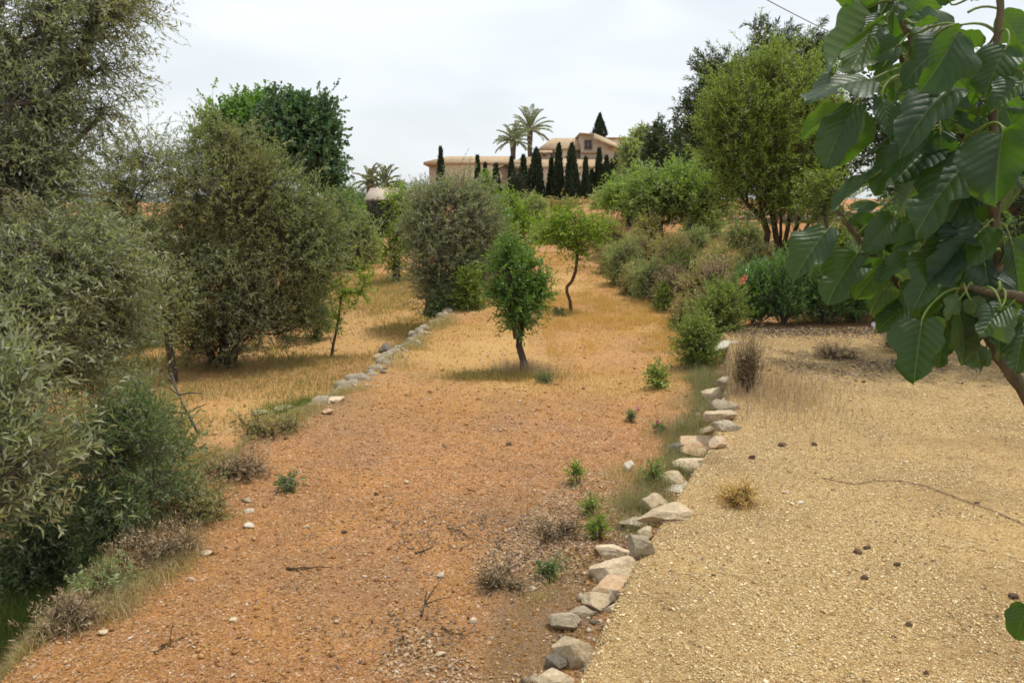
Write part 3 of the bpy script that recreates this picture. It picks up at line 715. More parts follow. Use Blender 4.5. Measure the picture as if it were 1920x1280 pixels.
for a_ in [(828, 277, 400, 17, 76, 'thin dark cypress with needle tip at the left end of the villa'),
           (896, 293, 400, 15, 76, 'slim cypress before the villa, second from the left, half sunk in the grey olive'),
           (930, 309, 400, 20, 76, 'short blunt cypress right of the bright green bush before the left wing'),
           (910, 308, 400, 12, 76.5, 'small thin cypress just left of the short blunt one'),
           (959, 296, 376, 16, 77, 'cypress with a ragged side at the left of the dense clump, under the palms'),
           (981, 293, 378, 19, 78, 'cypress between the ragged one and the tall broad one, under the right palm'),
           (1005, 280, 383, 31, 74, 'broad tall cypress just right of the palms'),
           (1033, 299, 381, 17, 75, 'narrow lower cypress close left of a pointed tall one in the row'),
           (1047, 271, 382, 21, 74, 'tall pointed cypress reaching the upper roof edge, left of the broadest one'),
           (1071, 270, 386, 32, 73, 'broadest and tallest cypress in the middle of the row'),
           (1097, 298, 384, 15, 73, 'very thin cypress right of the broadest one'),
           (1109, 322, 372, 22, 76, 'low stout dark cypress filling the gap under the tower window'),
           (1122, 281, 370, 15, 76, 'tall thin cypress under the sloping tower roof'),
           (1136, 295, 370, 18, 76, 'cypress right of the tall thin one, its foot at the grey retaining wall'),
           (1147, 302, 352, 12, 77, 'small slender cypress near the right end of the row'),
           (1154, 292, 350, 16, 78, 'last cypress at the right end of the villa')]:
    cypress(*a_)
cypress(1124, 214, 262, 27, 112, 'lone stout cypress rising behind the villa roof', group=None)

def palm(px, pc, pb, rpx, Y, label, nf=32, dry=0, name='palm_tree', up=.2, group='palms by the villa'):
    b = P(px, pb, Y); c = P(px, pc, Y); h = c.z - b.z; Lf = rpx * pxm(Y) * 1.18
    root = thing(name, label, 'palm', b, group)
    a = Acc(); sweep(a, [(0, 0, -.5), (.06, 0, h * .4), (0, .05, h * .8), (0, 0, h)], [.36, .30, .30, .42], 9, .12); link('trunk', a.mesh('trunk', M['bark'], True), root)
    for kindm, cnt in (('palm', nf), ('palm_dry', dry)):
        if not cnt: continue
        Vs, Fs, Rs, off = [], [], [], 0
        for i in range(cnt):
            az = i * 2.39996 + random.random() * .3; el = R(86) - (i / cnt) ** .85 * R(108) + random.uniform(-.12, .12)
            if kindm == 'palm_dry': el = R(random.uniform(62, 85)); az = random.choice([0, 3.14]) + random.uniform(-.4, .4)
            L_ = Lf * random.uniform(.82, 1.1) * (1.25 if kindm == 'palm_dry' else 1)
            m_ = 30; t = np.linspace(0, 1, m_); e = el - t ** 1.8 * R(46 if kindm == 'palm' else 45)
            ds = L_ / (m_ - 1); r = np.concatenate([[0], np.cumsum(np.cos(e) * ds)[:-1]]); z = np.concatenate([[0], np.cumsum(np.sin(e) * ds)[:-1]])
            dirh = np.array([math.cos(az), math.sin(az), 0]); side = np.array([-math.sin(az), math.cos(az), 0])
            sp = dirh * r[:, None] + np.array([0, 0, 1.]) * z[:, None] + np.array([0, 0, h])
            tg = nrm(np.gradient(sp, axis=0)); upv = nrm(np.cross(tg, side))
            sel = t > .14
            for s in (-1, 1):
                ln = L_ * .20 * np.sin(np.clip(t * 1.05, 0, 1) * math.pi) ** .55 + .08
                d = tg * .9 + side * s * .6 + upv * .25 + RNG.normal(size=(m_, 3)) * .07
                v, f = leaves_np(sp[sel], d[sel], ln[sel] * (.4 if kindm == 'palm_dry' else 1), .085, .05)
                Vs.append(v); Fs.append(f + off); off += len(v); Rs.append(np.repeat(RNG.random(sel.sum()) * .7 + random.random() * .3, 4))
            v, f = sticks_np(sp[:-1], sp[1:], .035, .03); Vs.append(v); Fs.append(f + off); off += len(v); Rs.append(np.full(len(v), .9))
        link('crown' if kindm == 'palm' else 'dry_fronds', mesh_from('crown', np.concatenate(Vs), [np.concatenate(Fs)], M[kindm], rnd=np.concatenate(Rs)), root)
palm(962, 265, 380, 36, 99, 'lower front palm of the pair behind the villa roof')
palm(993, 245, 380, 42, 105, 'taller palm of the pair rising behind the villa roof', nf=36)
palm(722, 345, 372, 36, 62, 'short full palm over the garden shelter roof', nf=22, group='palms by the garden shelter')
palm(694, 342, 378, 28, 63, 'palm with dead pinkish fronds sticking up above the garden shelter', nf=14, dry=4, group='palms by the garden shelter')

# ------------------------------------------------------------------ walls of dry stone
def rock_mesh(name, size, seed, mat, cuts=15, sub=3):
    import bmesh
    bm = bmesh.new(); bmesh.ops.create_icosphere(bm, subdivisions=sub, radius=1)
    V = np.array([v.co[:] for v in bm.verts]); F = np.array([[v.index for v in f.verts] for f in bm.faces]); bm.free()
    rg = np.random.default_rng(seed)
    for _ in range(cuts):
        n = nrm(rg.normal(size=3)); d = rg.uniform(.42, .80); s = V @ n - d; V = V - np.where(s > 0, s, 0)[:, None] * n * .93
    V = V * (1 + fbm(V * 1.8 + seed, 3, seed)[:, None] * .10) + nrm(V) * fbm(V * 5 + seed, 4, seed + 5)[:, None] * .05
    V = V / np.abs(V).max(0) * np.array(size) / 2
    return V, F
def rock(name, label, cat, px, py, wpx, hpx, mat, group=None, seed=None, dpx=None, z=None, rz=None, sink=.25, sub=4):
    b = G(px, py + hpx * .35)
    s = pxm(b.y) / math.cos(PITCH); sx = wpx * s; sz = hpx * s * .95; sy = (dpx * s if dpx else (sx + sz) * .5)
    seed = seed or int(px * 7 + py)
    V, F = rock_mesh(name, (sx, sy, sz), seed, mat, sub=sub)
    me = mesh_from(name, V, [F], M[mat], smooth=True)
    try:
        me.set_sharp_from_angle(angle=R(22))
    except Exception: pass
    o = link(name, me, None, (b.x, b.y + sy * .1, (b.z if z is None else z) + sz * (.5 - sink)))
    o.rotation_euler = (random.uniform(-.1, .1), random.uniform(-.1, .1), random.uniform(-.5, .5) if rz is None else rz)
    return tag(o, label, cat, group)
ES = 'stones edging the gravel yard'
for px, py, w_, h_, mt, lb, kw in [
    (1040, 1272, 78, 34, 'rock_tan', 'flat pale stone cut off by the bottom edge of the picture', {}),
    (1074, 1213, 70, 64, 'rock_tan', 'round boulder with a flat top at the near end of the stone edging', {'rz': .1}),
    (1050, 1240, 48, 34, 'rock_dark', 'dark wedge of stone propped against the left of the round boulder', {}),
    (1062, 1158, 64, 44, 'rock_grey', 'grey leaning slab just above the round boulder', {'rz': .5}),
    (1098, 1146, 50, 20, 'rock_grey', 'thin grey slab between the leaning slab and the grey-cream stone', {'rz': .3}),
    (1120, 1126, 66, 32, 'rock_tan', 'grey-cream stone below the orange-banded one', {}),
    (1150, 1098, 78, 46, 'rock_orange', 'orange-banded stone below the large cream one', {'rz': -.1}),
    (1151, 1064, 76, 56, 'rock_cream', 'large cream stone in the near part of the edging', {}),
    (1152, 1032, 60, 30, 'rock_cream', 'small cream stone on the far side of the large cream one', {}),
    (1205, 1018, 46, 50, 'rock_grey', 'dark grey blocky stone right of the cream stones', {}),
    (1212, 996, 32, 26, 'rock_tan', 'fist-sized tan stone on top of the dark grey block', {}),
    (1190, 978, 66, 24, 'rock_grey', 'flat grey stone left of the long tan one', {}),
    (1250, 958, 86, 38, 'rock_tan', 'long low grey-tan stone at the middle of the edging', {'rz': .35}),
    (1230, 937, 54, 48, 'rock_tan', 'rounded tan stone standing behind the long low one', {}),
    (1273, 917, 60, 17, 'rock_white', 'thin bright white slab lying across the edging', {'rz': -.3}),
    (1268, 898, 54, 34, 'rock_tan', 'tan stone behind the white slab', {}),
    (1297, 870, 74, 40, 'rock_cream', 'smooth cream block past the white slab', {'rz': .0}),
    (1312, 835, 70, 46, 'rock_orange', 'peach-coloured tilted slab behind the smooth cream block', {'rz': -.4}),
    (1278, 838, 40, 32, 'rock_dark', 'brownish stone left of the peach-coloured slab', {}),
    (1344, 828, 34, 24, 'rock_orange', 'small peach stone right of the tilted slab', {}),
    (1330, 806, 40, 18, 'rock_tan', 'low tan stone just past the peach slab', {}),
    (1358, 796, 44, 24, 'rock_grey', 'grey stone half buried at the gravel edge past the peach stones', {}),
    (1352, 778, 54, 24, 'rock_tan', 'flat pinkish-tan slab in the far part of the edging', {}),
    (1362, 758, 44, 24, 'rock_grey', 'small grey stone below the pale knobbly one', {}),
    (1347, 735, 54, 44, 'rock_tan', 'pale knobbly stone at the foot of the dry brush', {}),
    (1362, 715, 44, 24, 'rock_grey', 'grey stone behind the pale knobbly one, in the dry brush', {}),
    (1362, 644, 44, 24, 'rock_white', 'whitish stone at the far end of the edging below the green bank shrub', {})]:
    rock('edging_stone', lb, 'stone', px, py, w_ * 1.26, h_ * 1.25, mt, ES, sub=5, sink=.33, **kw)
for px, py, w_, h_, mt, lb in [
    (463, 938, 22, 9, 'rock_grey', 'grey flake, farthest of the three stones lined up on the left soil'),
    (464, 957, 24, 9, 'rock_white', 'white flat stone, middle of the three lined up on the left soil'),
    (468, 987, 28, 13, 'rock_white', 'white stone, nearest of the three lined up on the left soil'),
    (385, 1038, 26, 16, 'rock_cream', 'cream stone on the bare soil beside the left grass bank'),
    (1178, 873, 24, 30, 'rock_white', 'white upright stone on the soil left of the edging'),
    (825, 1078, 19, 15, 'rock_white', 'small bright white stone in the middle foreground soil'),
    (885, 1166, 20, 14, 'rock_cream', 'cream chip near the dead twigs at the bottom of the soil'),
    (826, 1229, 26, 14, 'rock_tan', 'flat tan stone near the bottom edge of the soil'),
    (438, 1164, 20, 12, 'rock_cream', 'cream chip on the lower left soil'),
    (1000, 1103, 18, 11, 'rock_white', 'whitish chip under the grey dead bush'),
    (1500, 944, 15, 8, 'rock_white', 'single small white stone on the gravel'),
    (1472, 922, 22, 7, 'rock_orange', 'flat orange chip on the gravel beside a small white stone'),
    (575, 990, 16, 8, 'rock_cream', 'small cream chip right of the three lined up stones'),
    (190, 1187, 26, 15, 'rock_cream', 'cream stone at the edge of the bottom left grass'),
    (1275, 793, 20, 9, 'rock_tan', 'tan chip in the weeds above the white upright stone')]:
    rock('loose_stone', lb, 'stone', px, py, w_, h_, mt, 'loose stones on the ground', sub=3)
for px, py, w_, h_, mt, lb in [
    (530, 768, 54, 16, 'rock_tan', 'long low pale stone left of the green grass tuft'),
    (490, 772, 34, 14, 'rock_grey', 'low grey stone at the left end of the old wall'),
    (634, 748, 40, 15, 'rock_cream', 'cream stone behind the green grass tuft'),
    (614, 771, 30, 13, 'rock_orange', 'peach stone right beside the green grass tuft'),
    (725, 653, 30, 28, 'rock_dark', 'dark round boulder at the near end of the grey wall'),
    (708, 668, 26, 14, 'rock_tan', 'pale stone below the dark round boulder')]:
    rock('wall_stone', lb, 'stone', px, py, w_, h_, mt, 'fallen stones of the old terrace wall', sub=3)

def stone_wall(name, label, line, h_, size, mat, courses=2, dens=1.0, base=None):
    line = np.array(line, float); seg = np.linalg.norm(np.diff(line, axis=0), axis=1); cum = np.concatenate([[0], np.cumsum(seg)])
    o0 = np.array([line[0][0], line[0][1], H(*line[0])]); acc = Acc(); sd_ = 100
    for c in range(courses):
        s = random.random() * size
        while s < cum[-1]:
            sz = size * random.uniform(.6, 1.4)
            x = np.interp(s, cum, line[:, 0]); y = np.interp(s, cum, line[:, 1]); s += sz * .85 / dens
            sd_ += 1; V, F = rock_mesh('r', (sz, sz * .8, h_ / courses * random.uniform(.9, 1.5)), sd_, None, 7, 2)
            z = (H(x, y) if base is None else base(x, y)) + h_ / courses * (c + .4)
            a = random.uniform(-.5, .5); Rm = np.array([[math.cos(a), -math.sin(a), 0], [math.sin(a), math.cos(a), 0], [0, 0, 1]])
            acc.add(V @ Rm.T + np.array([x + random.gauss(0, .05), y + random.gauss(0, .05), z]) - o0, F)
    o = link(name, acc.mesh(name, M[mat], False), None, o0); return tag(o, label, 'wall')
stone_wall('dry_stone_wall', 'low tumbled grey dry-stone wall along the left edge of the soil strip', [(xl(y) - .02 + .07 * math.sin(y * 2.3), y) for y in np.linspace(11.2, 27, 18)], .38, .27, 'rock_oldwall', 2, 1.25, lambda x, y: zs(y) - .32)
stone_wall('terrace_wall', 'brownish dry-stone wall of the upper red terrace behind the right olives', [(x, 36.0 + .02 * x) for x in np.linspace(5.2, 22, 18)], 1.0, .42, 'rock_dark', 4, 1.1, lambda x, y: 1.30)
stone_wall('retaining_wall', 'grey retaining wall at the right foot of the cypress row', [(x, 71.0) for x in np.linspace(P(1112, 380, 71).x, P(1190, 380, 71).x, 8)], 1.5, .5, 'rock_grey', 4, 1.1, lambda x, y: P(960, 398, 71).z)

# ------------------------------------------------------------------ big trees on the left
OL = 'olive trees of the left terrace'
plant('olive_tree', 'nearest tall olive filling the left edge of the picture', 'olive tree', (-6.0, 7.2, -1.15),
      [lobe(20, 20, 6.6, 125, 110, 40), lobe(150, 20, 6.8, 95, 50, 18), lobe(235, 0, 7.0, 60, 30, 6), lobe(50, 190, 6.6, 115, 90, 44), lobe(150, 120, 6.9, 75, 50, 12), lobe(190, 205, 6.9, 40, 26, 4), lobe(75, 275, 6.8, 75, 60, 18),
       lobe(20, 330, 6.4, 120, 90, 50), lobe(60, 350, 6.8, 80, 60, 20),
       lobe(90, 480, 6.0, 130, 70, 60), lobe(190, 500, 6.4, 80, 62, 36), lobe(40, 590, 5.6, 120, 95, 60), lobe(200, 590, 6.6, 82, 72, 34), lobe(110, 670, 6.2, 110, 70, 40),
       lobe(-180, 150, 7.0, 160, 250, 60), lobe(-180, 600, 6.5, 150, 220, 40)],
      (.050, .0115), 'olive', 'bark', OL, trunks=[[(-6.0, 7.2, -1.3), (-5.7, 7.1, -.2), (-5.5, 7.0, .9), (-5.1, 6.9, 2.1), (-4.7, 6.8, 3.2)], [(-6.0, 7.25, -1.3), (-6.1, 7.3, 0), (-6.3, 7.3, 1.5), (-5.9, 7.2, 3.6)]],
      r0=.20, twigs=14, tlen=.30, lper=15, spread=.11, rand=.7, outw=.8, upb=.15, droop=.2, twr=.0022)
plant('olive_tree', 'low olive boughs with long leaves hanging closest to the camera at the far left', 'olive tree', (-4.3, 4.4, -1.1),
      [lobe(-20, 760, 3.9, 90, 90, 26), lobe(30, 860, 3.9, 70, 80, 18), lobe(-40, 950, 3.8, 80, 60, 12)],
      (.062, .013), 'olive', 'bark', OL, r0=.05, trunks=[[(-4.3, 4.4, -1.25), (-4.2, 4.35, -.5), (-4.0, 4.2, .3), (-3.6, 4.05, 1.0)]], twigs=8, tlen=.28, lper=13, spread=.09, rand=.7, upb=.5, outw=.5, twr=.002)
plant('olive_tree', 'wide dusty green olive with several dark stems in the middle of the left terrace', 'olive tree', (-6.69, 18.1, -1.05),
      [lobe(425, 292, 18, 58, 46, 40), lobe(362, 275, 18, 26, 24, 6), lobe(410, 248, 18, 36, 22, 8), lobe(490, 352, 18.3, 72, 62, 70), lobe(558, 420, 18.3, 58, 62, 60), lobe(420, 380, 17.8, 115, 90, 110), lobe(540, 480, 18, 78, 82, 64),
       lobe(285, 320, 18, 75, 55, 22), lobe(240, 390, 18, 55, 60, 26), lobe(330, 470, 17.6, 90, 85, 64), lobe(450, 500, 17.5, 80, 70, 40), lobe(590, 500, 18.2, 42, 52, 22), lobe(530, 570, 18, 62, 48, 34), lobe(350, 560, 17.8, 80, 60, 44), lobe(470, 610, 17.6, 90, 48, 44), lobe(395, 640, 17.6, 70, 40, 30), lobe(250, 300, 18, 50, 40, 14), lobe(215, 350, 18, 40, 50, 14), lobe(600, 455, 18.4, 40, 48, 24), lobe(560, 600, 18, 40, 34, 14)],
      (.075, .019), 'olive2', 'bark_dark', OL,
      trunks=[[(-6.7, 18.1, -1.2), (-6.6, 18.0, .2), (-6.4, 18, 1.8), (-6.3, 18, 3.2)], [(-6.55, 18.15, -1.2), (-6.1, 18.1, .1), (-5.5, 18.1, 1.4), (-5.1, 18.2, 2.6)], [(-6.85, 18.1, -1.2), (-7.3, 18.1, 0), (-8.0, 18.0, 1.5), (-8.4, 18.0, 2.5)],
              [(-6.62, 17.95, -1.2), (-6.3, 17.7, -.3), (-5.9, 17.5, .7)]],
      r0=.075, twigs=9, tlen=.45, lper=18, spread=.24, rand=.8, upb=.25, twr=.004)
plant('olive_tree', 'round pale green olive clump in front of the wide dusty one', 'olive tree', tuple(G(430, 688)),
      [lobe(425, 530, 16.9, 72, 48, 46), lobe(400, 590, 16.9, 64, 46, 26), lobe(470, 580, 16.9, 48, 42, 20), lobe(430, 640, 16.9, 60, 34, 20)],
      (.075, .019), 'olive', 'bark_dark', OL, r0=.05, twigs=7, tlen=.38, lper=12, spread=.16, rand=.7, upb=.35, twr=.004)
b_ = G(326, 718)
plant('olive_tree', 'slim olive with a single bare dark trunk left of the wide dusty one', 'olive tree', tuple(b_),
      [lobe(300, 590, b_.y, 48, 45, 24), lobe(330, 545, b_.y, 40, 40, 18), lobe(262, 555, b_.y, 42, 40, 16)],
      (.085, .022), 'olive2', 'bark_dark', OL, trunks=[[tuple(b_ - Vector((0, 0, .1))), tuple(P(322, 680, b_.y)), tuple(P(316, 640, b_.y)), tuple(P(318, 600, b_.y))]], r0=.075, twigs=6, tlen=.35, lper=11, spread=.14, twr=.004)
plant('poplar_tree', 'rounded light green tree behind the left olives', 'tree', (P(450, 380, 44).x, 44, H(P(450, 380, 44).x, 44)),
      [lobe(440, 260, 44, 55, 42, 50), lobe(490, 242, 44, 45, 48, 40), lobe(455, 225, 44, 34, 18, 14), lobe(500, 290, 44, 40, 35, 30), lobe(405, 235, 44, 30, 18, 10), lobe(465, 205, 44, 30, 14, 14)],
      (.17, .14), 'poplar_light', 'bark', None, r0=.2, twigs=14, tlen=.6, lper=11, spread=.38, rand=.9, twr=.008)
plant('poplar_tree', 'dark green round-crowned tree standing highest behind the left olives', 'tree', (P(575, 380, 42).x, 42, H(P(575, 380, 42).x, 42)),
      [lobe(562, 245, 42, 60, 48, 58), lobe(602, 265, 42, 34, 42, 22), lobe(592, 310, 42, 44, 45, 34), lobe(530, 215, 42, 34, 24, 24), lobe(600, 210, 42, 22, 12, 8), lobe(525, 260, 42, 36, 34, 28), lobe(615, 340, 42, 20, 16, 10)],
      (.17, .14), 'poplar_dark', 'bark', None, r0=.2, twigs=14, tlen=.55, lper=11, spread=.34, rand=.9, twr=.008)

plant('olive_tree', 'big grey-green olive left of the strip before the villa', 'olive tree', (-2.3, 22.5, -.5),
      [lobe(850, 412, 22.5, 92, 66, 90), lobe(800, 430, 22.4, 48, 65, 40), lobe(900, 440, 22.6, 48, 60, 40), lobe(835, 500, 22.2, 72, 58, 66), lobe(880, 505, 22.2, 50, 40, 26), lobe(862, 366, 22.6, 50, 22, 22), lobe(812, 376, 22.6, 34, 26, 14), lobe(830, 545, 22, 42, 26, 20)],
      (.08, .022), 'olive3', 'bark', 'olive trees of the left terrace', r0=.16, twigs=9, tlen=.46, lper=18, spread=.22, rand=.7, twr=.005)

# the small trees on the strip
T1 = [tuple(G(985, 702) - Vector((0, 0, .08)))] + [tuple(P(a, b, 13.6)) for a, b in [(981, 675), (973, 648), (974, 628), (980, 610), (983, 585)]]
T1b = [tuple(P(a, b, 13.62)) for a, b in [(973, 632), (968, 616), (962, 598), (955, 570)]]
plant('almond_tree', 'small leafy almond with a bent dark trunk standing in the middle of the soil strip', 'tree', T1[0],
      [lobe(972, 562, 13.6, 48, 40, 38), lobe(950, 505, 13.6, 32, 40, 15), lobe(984, 510, 13.6, 26, 36, 13), lobe(1016, 545, 13.6, 18, 36, 9), lobe(978, 600, 13.6, 34, 20, 16), lobe(956, 470, 13.6, 14, 14, 4), lobe(930, 545, 13.6, 16, 26, 7)],
      (.075, .024), 'almond_dark', 'bark_dark', 'young trees on the soil strip', trunks=[T1, T1b], r0=.09, twigs=7, tlen=.26, lper=12, spread=.06, rand=.7, upb=.45, outw=.6, twr=.0025, alpha=.25)
T2 = [tuple(G(1071, 587) - Vector((0, 0, .05)))] + [tuple(P(a, b, 20.7)) for a, b in [(1069, 565), (1063, 548), (1063, 538), (1072, 528), (1079, 510), (1082, 488), (1083, 465), (1080, 445)]]
T2b = [tuple(P(a, b, 20.7)) for a, b in [(1063, 546), (1059, 538), (1056, 531)]]
plant('almond_tree', 'taller thin almond with a kinked bare trunk and light green crown farther up the strip', 'tree', T2[0],
      [lobe(1075, 422, 20.7, 58, 32, 40), lobe(1030, 436, 20.7, 26, 18, 10), lobe(1112, 428, 20.7, 28, 30, 16), lobe(1086, 465, 20.7, 28, 20, 16), lobe(1060, 455, 20.7, 22, 16, 8)],
      (.09, .032), 'lime', 'bark_red', 'young trees on the soil strip', trunks=[T2], r0=.042, twigs=6, tlen=.42, lper=9, spread=.12, rand=.9, upb=.25, twr=.003, alpha=.2)
b_ = G(621, 667)
plant('sapling', 'spindly sapling with bare lower stem and few bright leaves on the left terrace', 'sapling', tuple(b_),
      [lobe(645, 545, b_.y, 20, 14, 5), lobe(683, 525, b_.y, 9, 20, 4), lobe(672, 545, b_.y, 12, 12, 3), lobe(638, 590, b_.y, 8, 22, 3)], (.10, .035), 'lime', 'bark', None,
      trunks=[[tuple(b_ - Vector((0, 0, .05))), tuple(P(625, 645, b_.y)), tuple(P(632, 615, b_.y)), tuple(P(637, 580, b_.y)), tuple(P(640, 555, b_.y))],
              [tuple(P(624, 648, b_.y)), tuple(P(619, 636, b_.y)), tuple(P(615, 628, b_.y))]], r0=.022, twigs=6, tlen=.28, lper=9, spread=.06, rand=.8, twr=.003)
plant('almond_tree', 'young lime-green tree with dark stump-like trunk at the far end of the left terrace', 'tree', (P(740, 537, 32).x, 32.2, -.65),
      [lobe(742, 500, 32, 15, 24, 12), lobe(738, 460, 32, 17, 24, 14), lobe(760, 400, 32, 25, 34, 22), lobe(745, 380, 32, 16, 25, 10)], (.13, .05), 'lime', 'bark_dark', None, r0=.14, twigs=6, tlen=.45, lper=9, spread=.2, twr=.006)

# ------------------------------------------------------------------ right-hand trees
NB = P(1462, 478, 22.9)
def tp(Y, *pts): return [tuple(P(a, b, Y)) for a, b in pts]
plant('willow_leaved_tree', 'large feathery green tree with many reddish stems on the right terrace', 'tree', (NB.x, 22.9, NB.z),
      [lobe(1440, 195, 22.9, 112, 85, 90), lobe(1400, 270, 22.9, 85, 95, 80), lobe(1480, 280, 22.7, 95, 100, 90), lobe(1530, 230, 23, 70, 80, 40), lobe(1440, 350, 22.6, 85, 55, 54), lobe(1500, 365, 22.7, 60, 50, 34), lobe(1360, 220, 23, 42, 50, 22), lobe(1480, 135, 23, 66, 32, 26), lobe(1365, 330, 23, 34, 40, 14), lobe(1545, 340, 23, 45, 50, 18), lobe(1570, 260, 23, 36, 60, 18)],
      (.105, .02), 'bigalmond', 'bark_red', None,
      trunks=[tp(22.9, (1448, 482), (1436, 462), (1440, 435), (1428, 405), (1402, 385)), tp(22.9, (1458, 484), (1456, 450), (1450, 410), (1444, 360), (1425, 280)), tp(22.9, (1464, 484), (1474, 445), (1482, 400), (1492, 340), (1495, 260)),
              tp(22.8, (1468, 482), (1488, 440), (1502, 400), (1518, 350)), tp(22.8, (1472, 480), (1502, 442), (1526, 405), (1545, 365)), tp(23, (1461, 482), (1464, 440), (1464, 400), (1466, 350))],
      r0=.065, twigs=9, tlen=.5, lper=18, spread=.26, rand=.6, upb=.55, outw=.5, twr=.005)
for px, pb, w_, ht, lb, lm, Y in [(1236, 442, 76, 130, 'grey-green almond with a short dark trunk, left of the pair on the right terrace', 'greyalmond', 31),
                               (1295, 446, 90, 145, 'grey-green almond with a leaning dark trunk, right of the pair on the right terrace', 'greyalmond', 30),
                               (1180, 425, 50, 90, 'smaller pale almond behind the left of the pair, its trunk in the scrub', 'greyalmond', 36)]:
    b_ = P(px, pb, Y); b_.z = min(b_.z, H(b_.x, Y) + .15)
    plant('almond_tree', lb, 'tree', tuple(b_), [lobe(px, pb - ht * .62, Y, w_ * .95, ht * .32, 70), lobe(px - w_ * .45, pb - ht * .5, Y, w_ * .5, ht * .24, 20), lobe(px + w_ * .5, pb - ht * .52, Y, w_ * .5, ht * .26, 22)],
          (.14, .045), lm, 'bark_dark', 'grey-green almonds of the right terrace', r0=.13, twigs=7, tlen=.5, lper=11, spread=.24, rand=.8, upb=.35, twr=.006)
PI_ = 'pines behind the right terrace'
for px, pt, w_, Y, lb, seed_ in [(1340, 96, 84, 47, 'tall dark pine, leftmost behind the feathery tree', 1), (1440, 50, 92, 46, 'tall dark pine whose top shows above the feathery tree', 2), (1525, 62, 76, 46, 'dark pine between the cable and the feathery tree', 3)]:
    bx_ = P(px, 400, Y); gz = H(bx_.x, Y); lbs = [lobe(px, pt + 22, Y, w_ * .40, 18, 10)]
    for k in range(9):
        q = pt + 48 + k * 26; lbs.append(lobe(px + random.uniform(-.5, .5) * w_ * .6, q, Y, w_ * (.5 + .04 * k) * random.uniform(.7, 1.05), 16, 20))
    plant('pine_tree', lb, 'pine', (bx_.x, Y, gz), lbs, (.30, .055), 'pine', 'bark_dark', PI_, trunks=[[(bx_.x, Y, gz - .2), (bx_.x + .1, Y, gz + 3), (bx_.x - .1, Y, P(px, pt + 120, Y).z), (bx_.x, Y, P(px, pt + 25, Y).z)]],
          r0=.22, twigs=6, tlen=.45, lper=16, spread=.38, rand=.8, upb=.6, lrand=.7, twr=.01)
for px, pt, pb, w_, Y, lb, lm in [(1235, 230, 345, 46, 60, 'ragged dark conifer right of the villa', 'pine'), (1262, 262, 345, 34, 58, 'lower dark conifer between the ragged one and the tall pines', 'pine'),
                                (1288, 250, 350, 56, 56, 'bushy dark conifer at the foot of the leftmost tall pine', 'pine'),
                                (1185, 268, 350, 36, 64, 'soft blue-green tree against the right end of the villa', 'bank_grey'),
                                (1201, 252, 300, 8, 66, 'wispy narrow treetop between the villa and the ragged conifer', 'bank_grey')]:
    b_ = P(px, pb, Y); gz = H(b_.x, Y); rz_ = (pb - pt) / 2
    plant('conifer', lb, 'conifer', (b_.x, Y, gz), [lobe(px, pb - rz_ * .8, Y, w_ * .5, rz_ * .8, 46), lobe(px, pt + rz_ * .55, Y, w_ * .28, rz_ * .5, 16), lobe(px - w_ * .2, pt + rz_ * .5, Y, w_ * .12, rz_ * .4, 6), lobe(px, pb + 6, Y, w_ * .45, 20, 16)],
          (.34, .10), lm, 'bark_dark', 'conifers right of the villa', r0=.16, twigs=6, tlen=.5, lper=12, spread=.3, rand=.7, upb=.7, twr=.01)
plant('olive_tree', 'small pale-leaved olive beside the right side of the feathery tree', 'olive tree', (P(1540, 460, 20).x, 20, H(P(1540, 460, 20).x, 20)),
      [lobe(1545, 350, 20, 40, 38, 34), lobe(1530, 395, 20, 34, 24, 14), lobe(1580, 370, 20, 26, 30, 10)], (.085, .028), 'bank_green', 'bark', None, r0=.05, twigs=6, tlen=.3, lper=11, spread=.12, twr=.004)
# tree at the right, mostly behind the fig, that shades the far gravel
plant('carob_tree', 'broad dark tree behind the fig at the right edge, shading the far gravel', 'tree', (9.4, 13.4, 0),
      [(np.array([8.3, 13.0, 3.6]), np.array([2.3, 1.5, 1.3]), 120), (np.array([6.6, 13.0, 3.5]), np.array([1.3, 1.0, .8]), 40), (np.array([9.6, 13.6, 2.2]), np.array([1.2, 1.0, 1.2]), 40)],
      (.11, .05), 'dark_hedge', 'bark_dark', None, r0=.2, twigs=7, tlen=.4, lper=12, spread=.2, twr=.004)

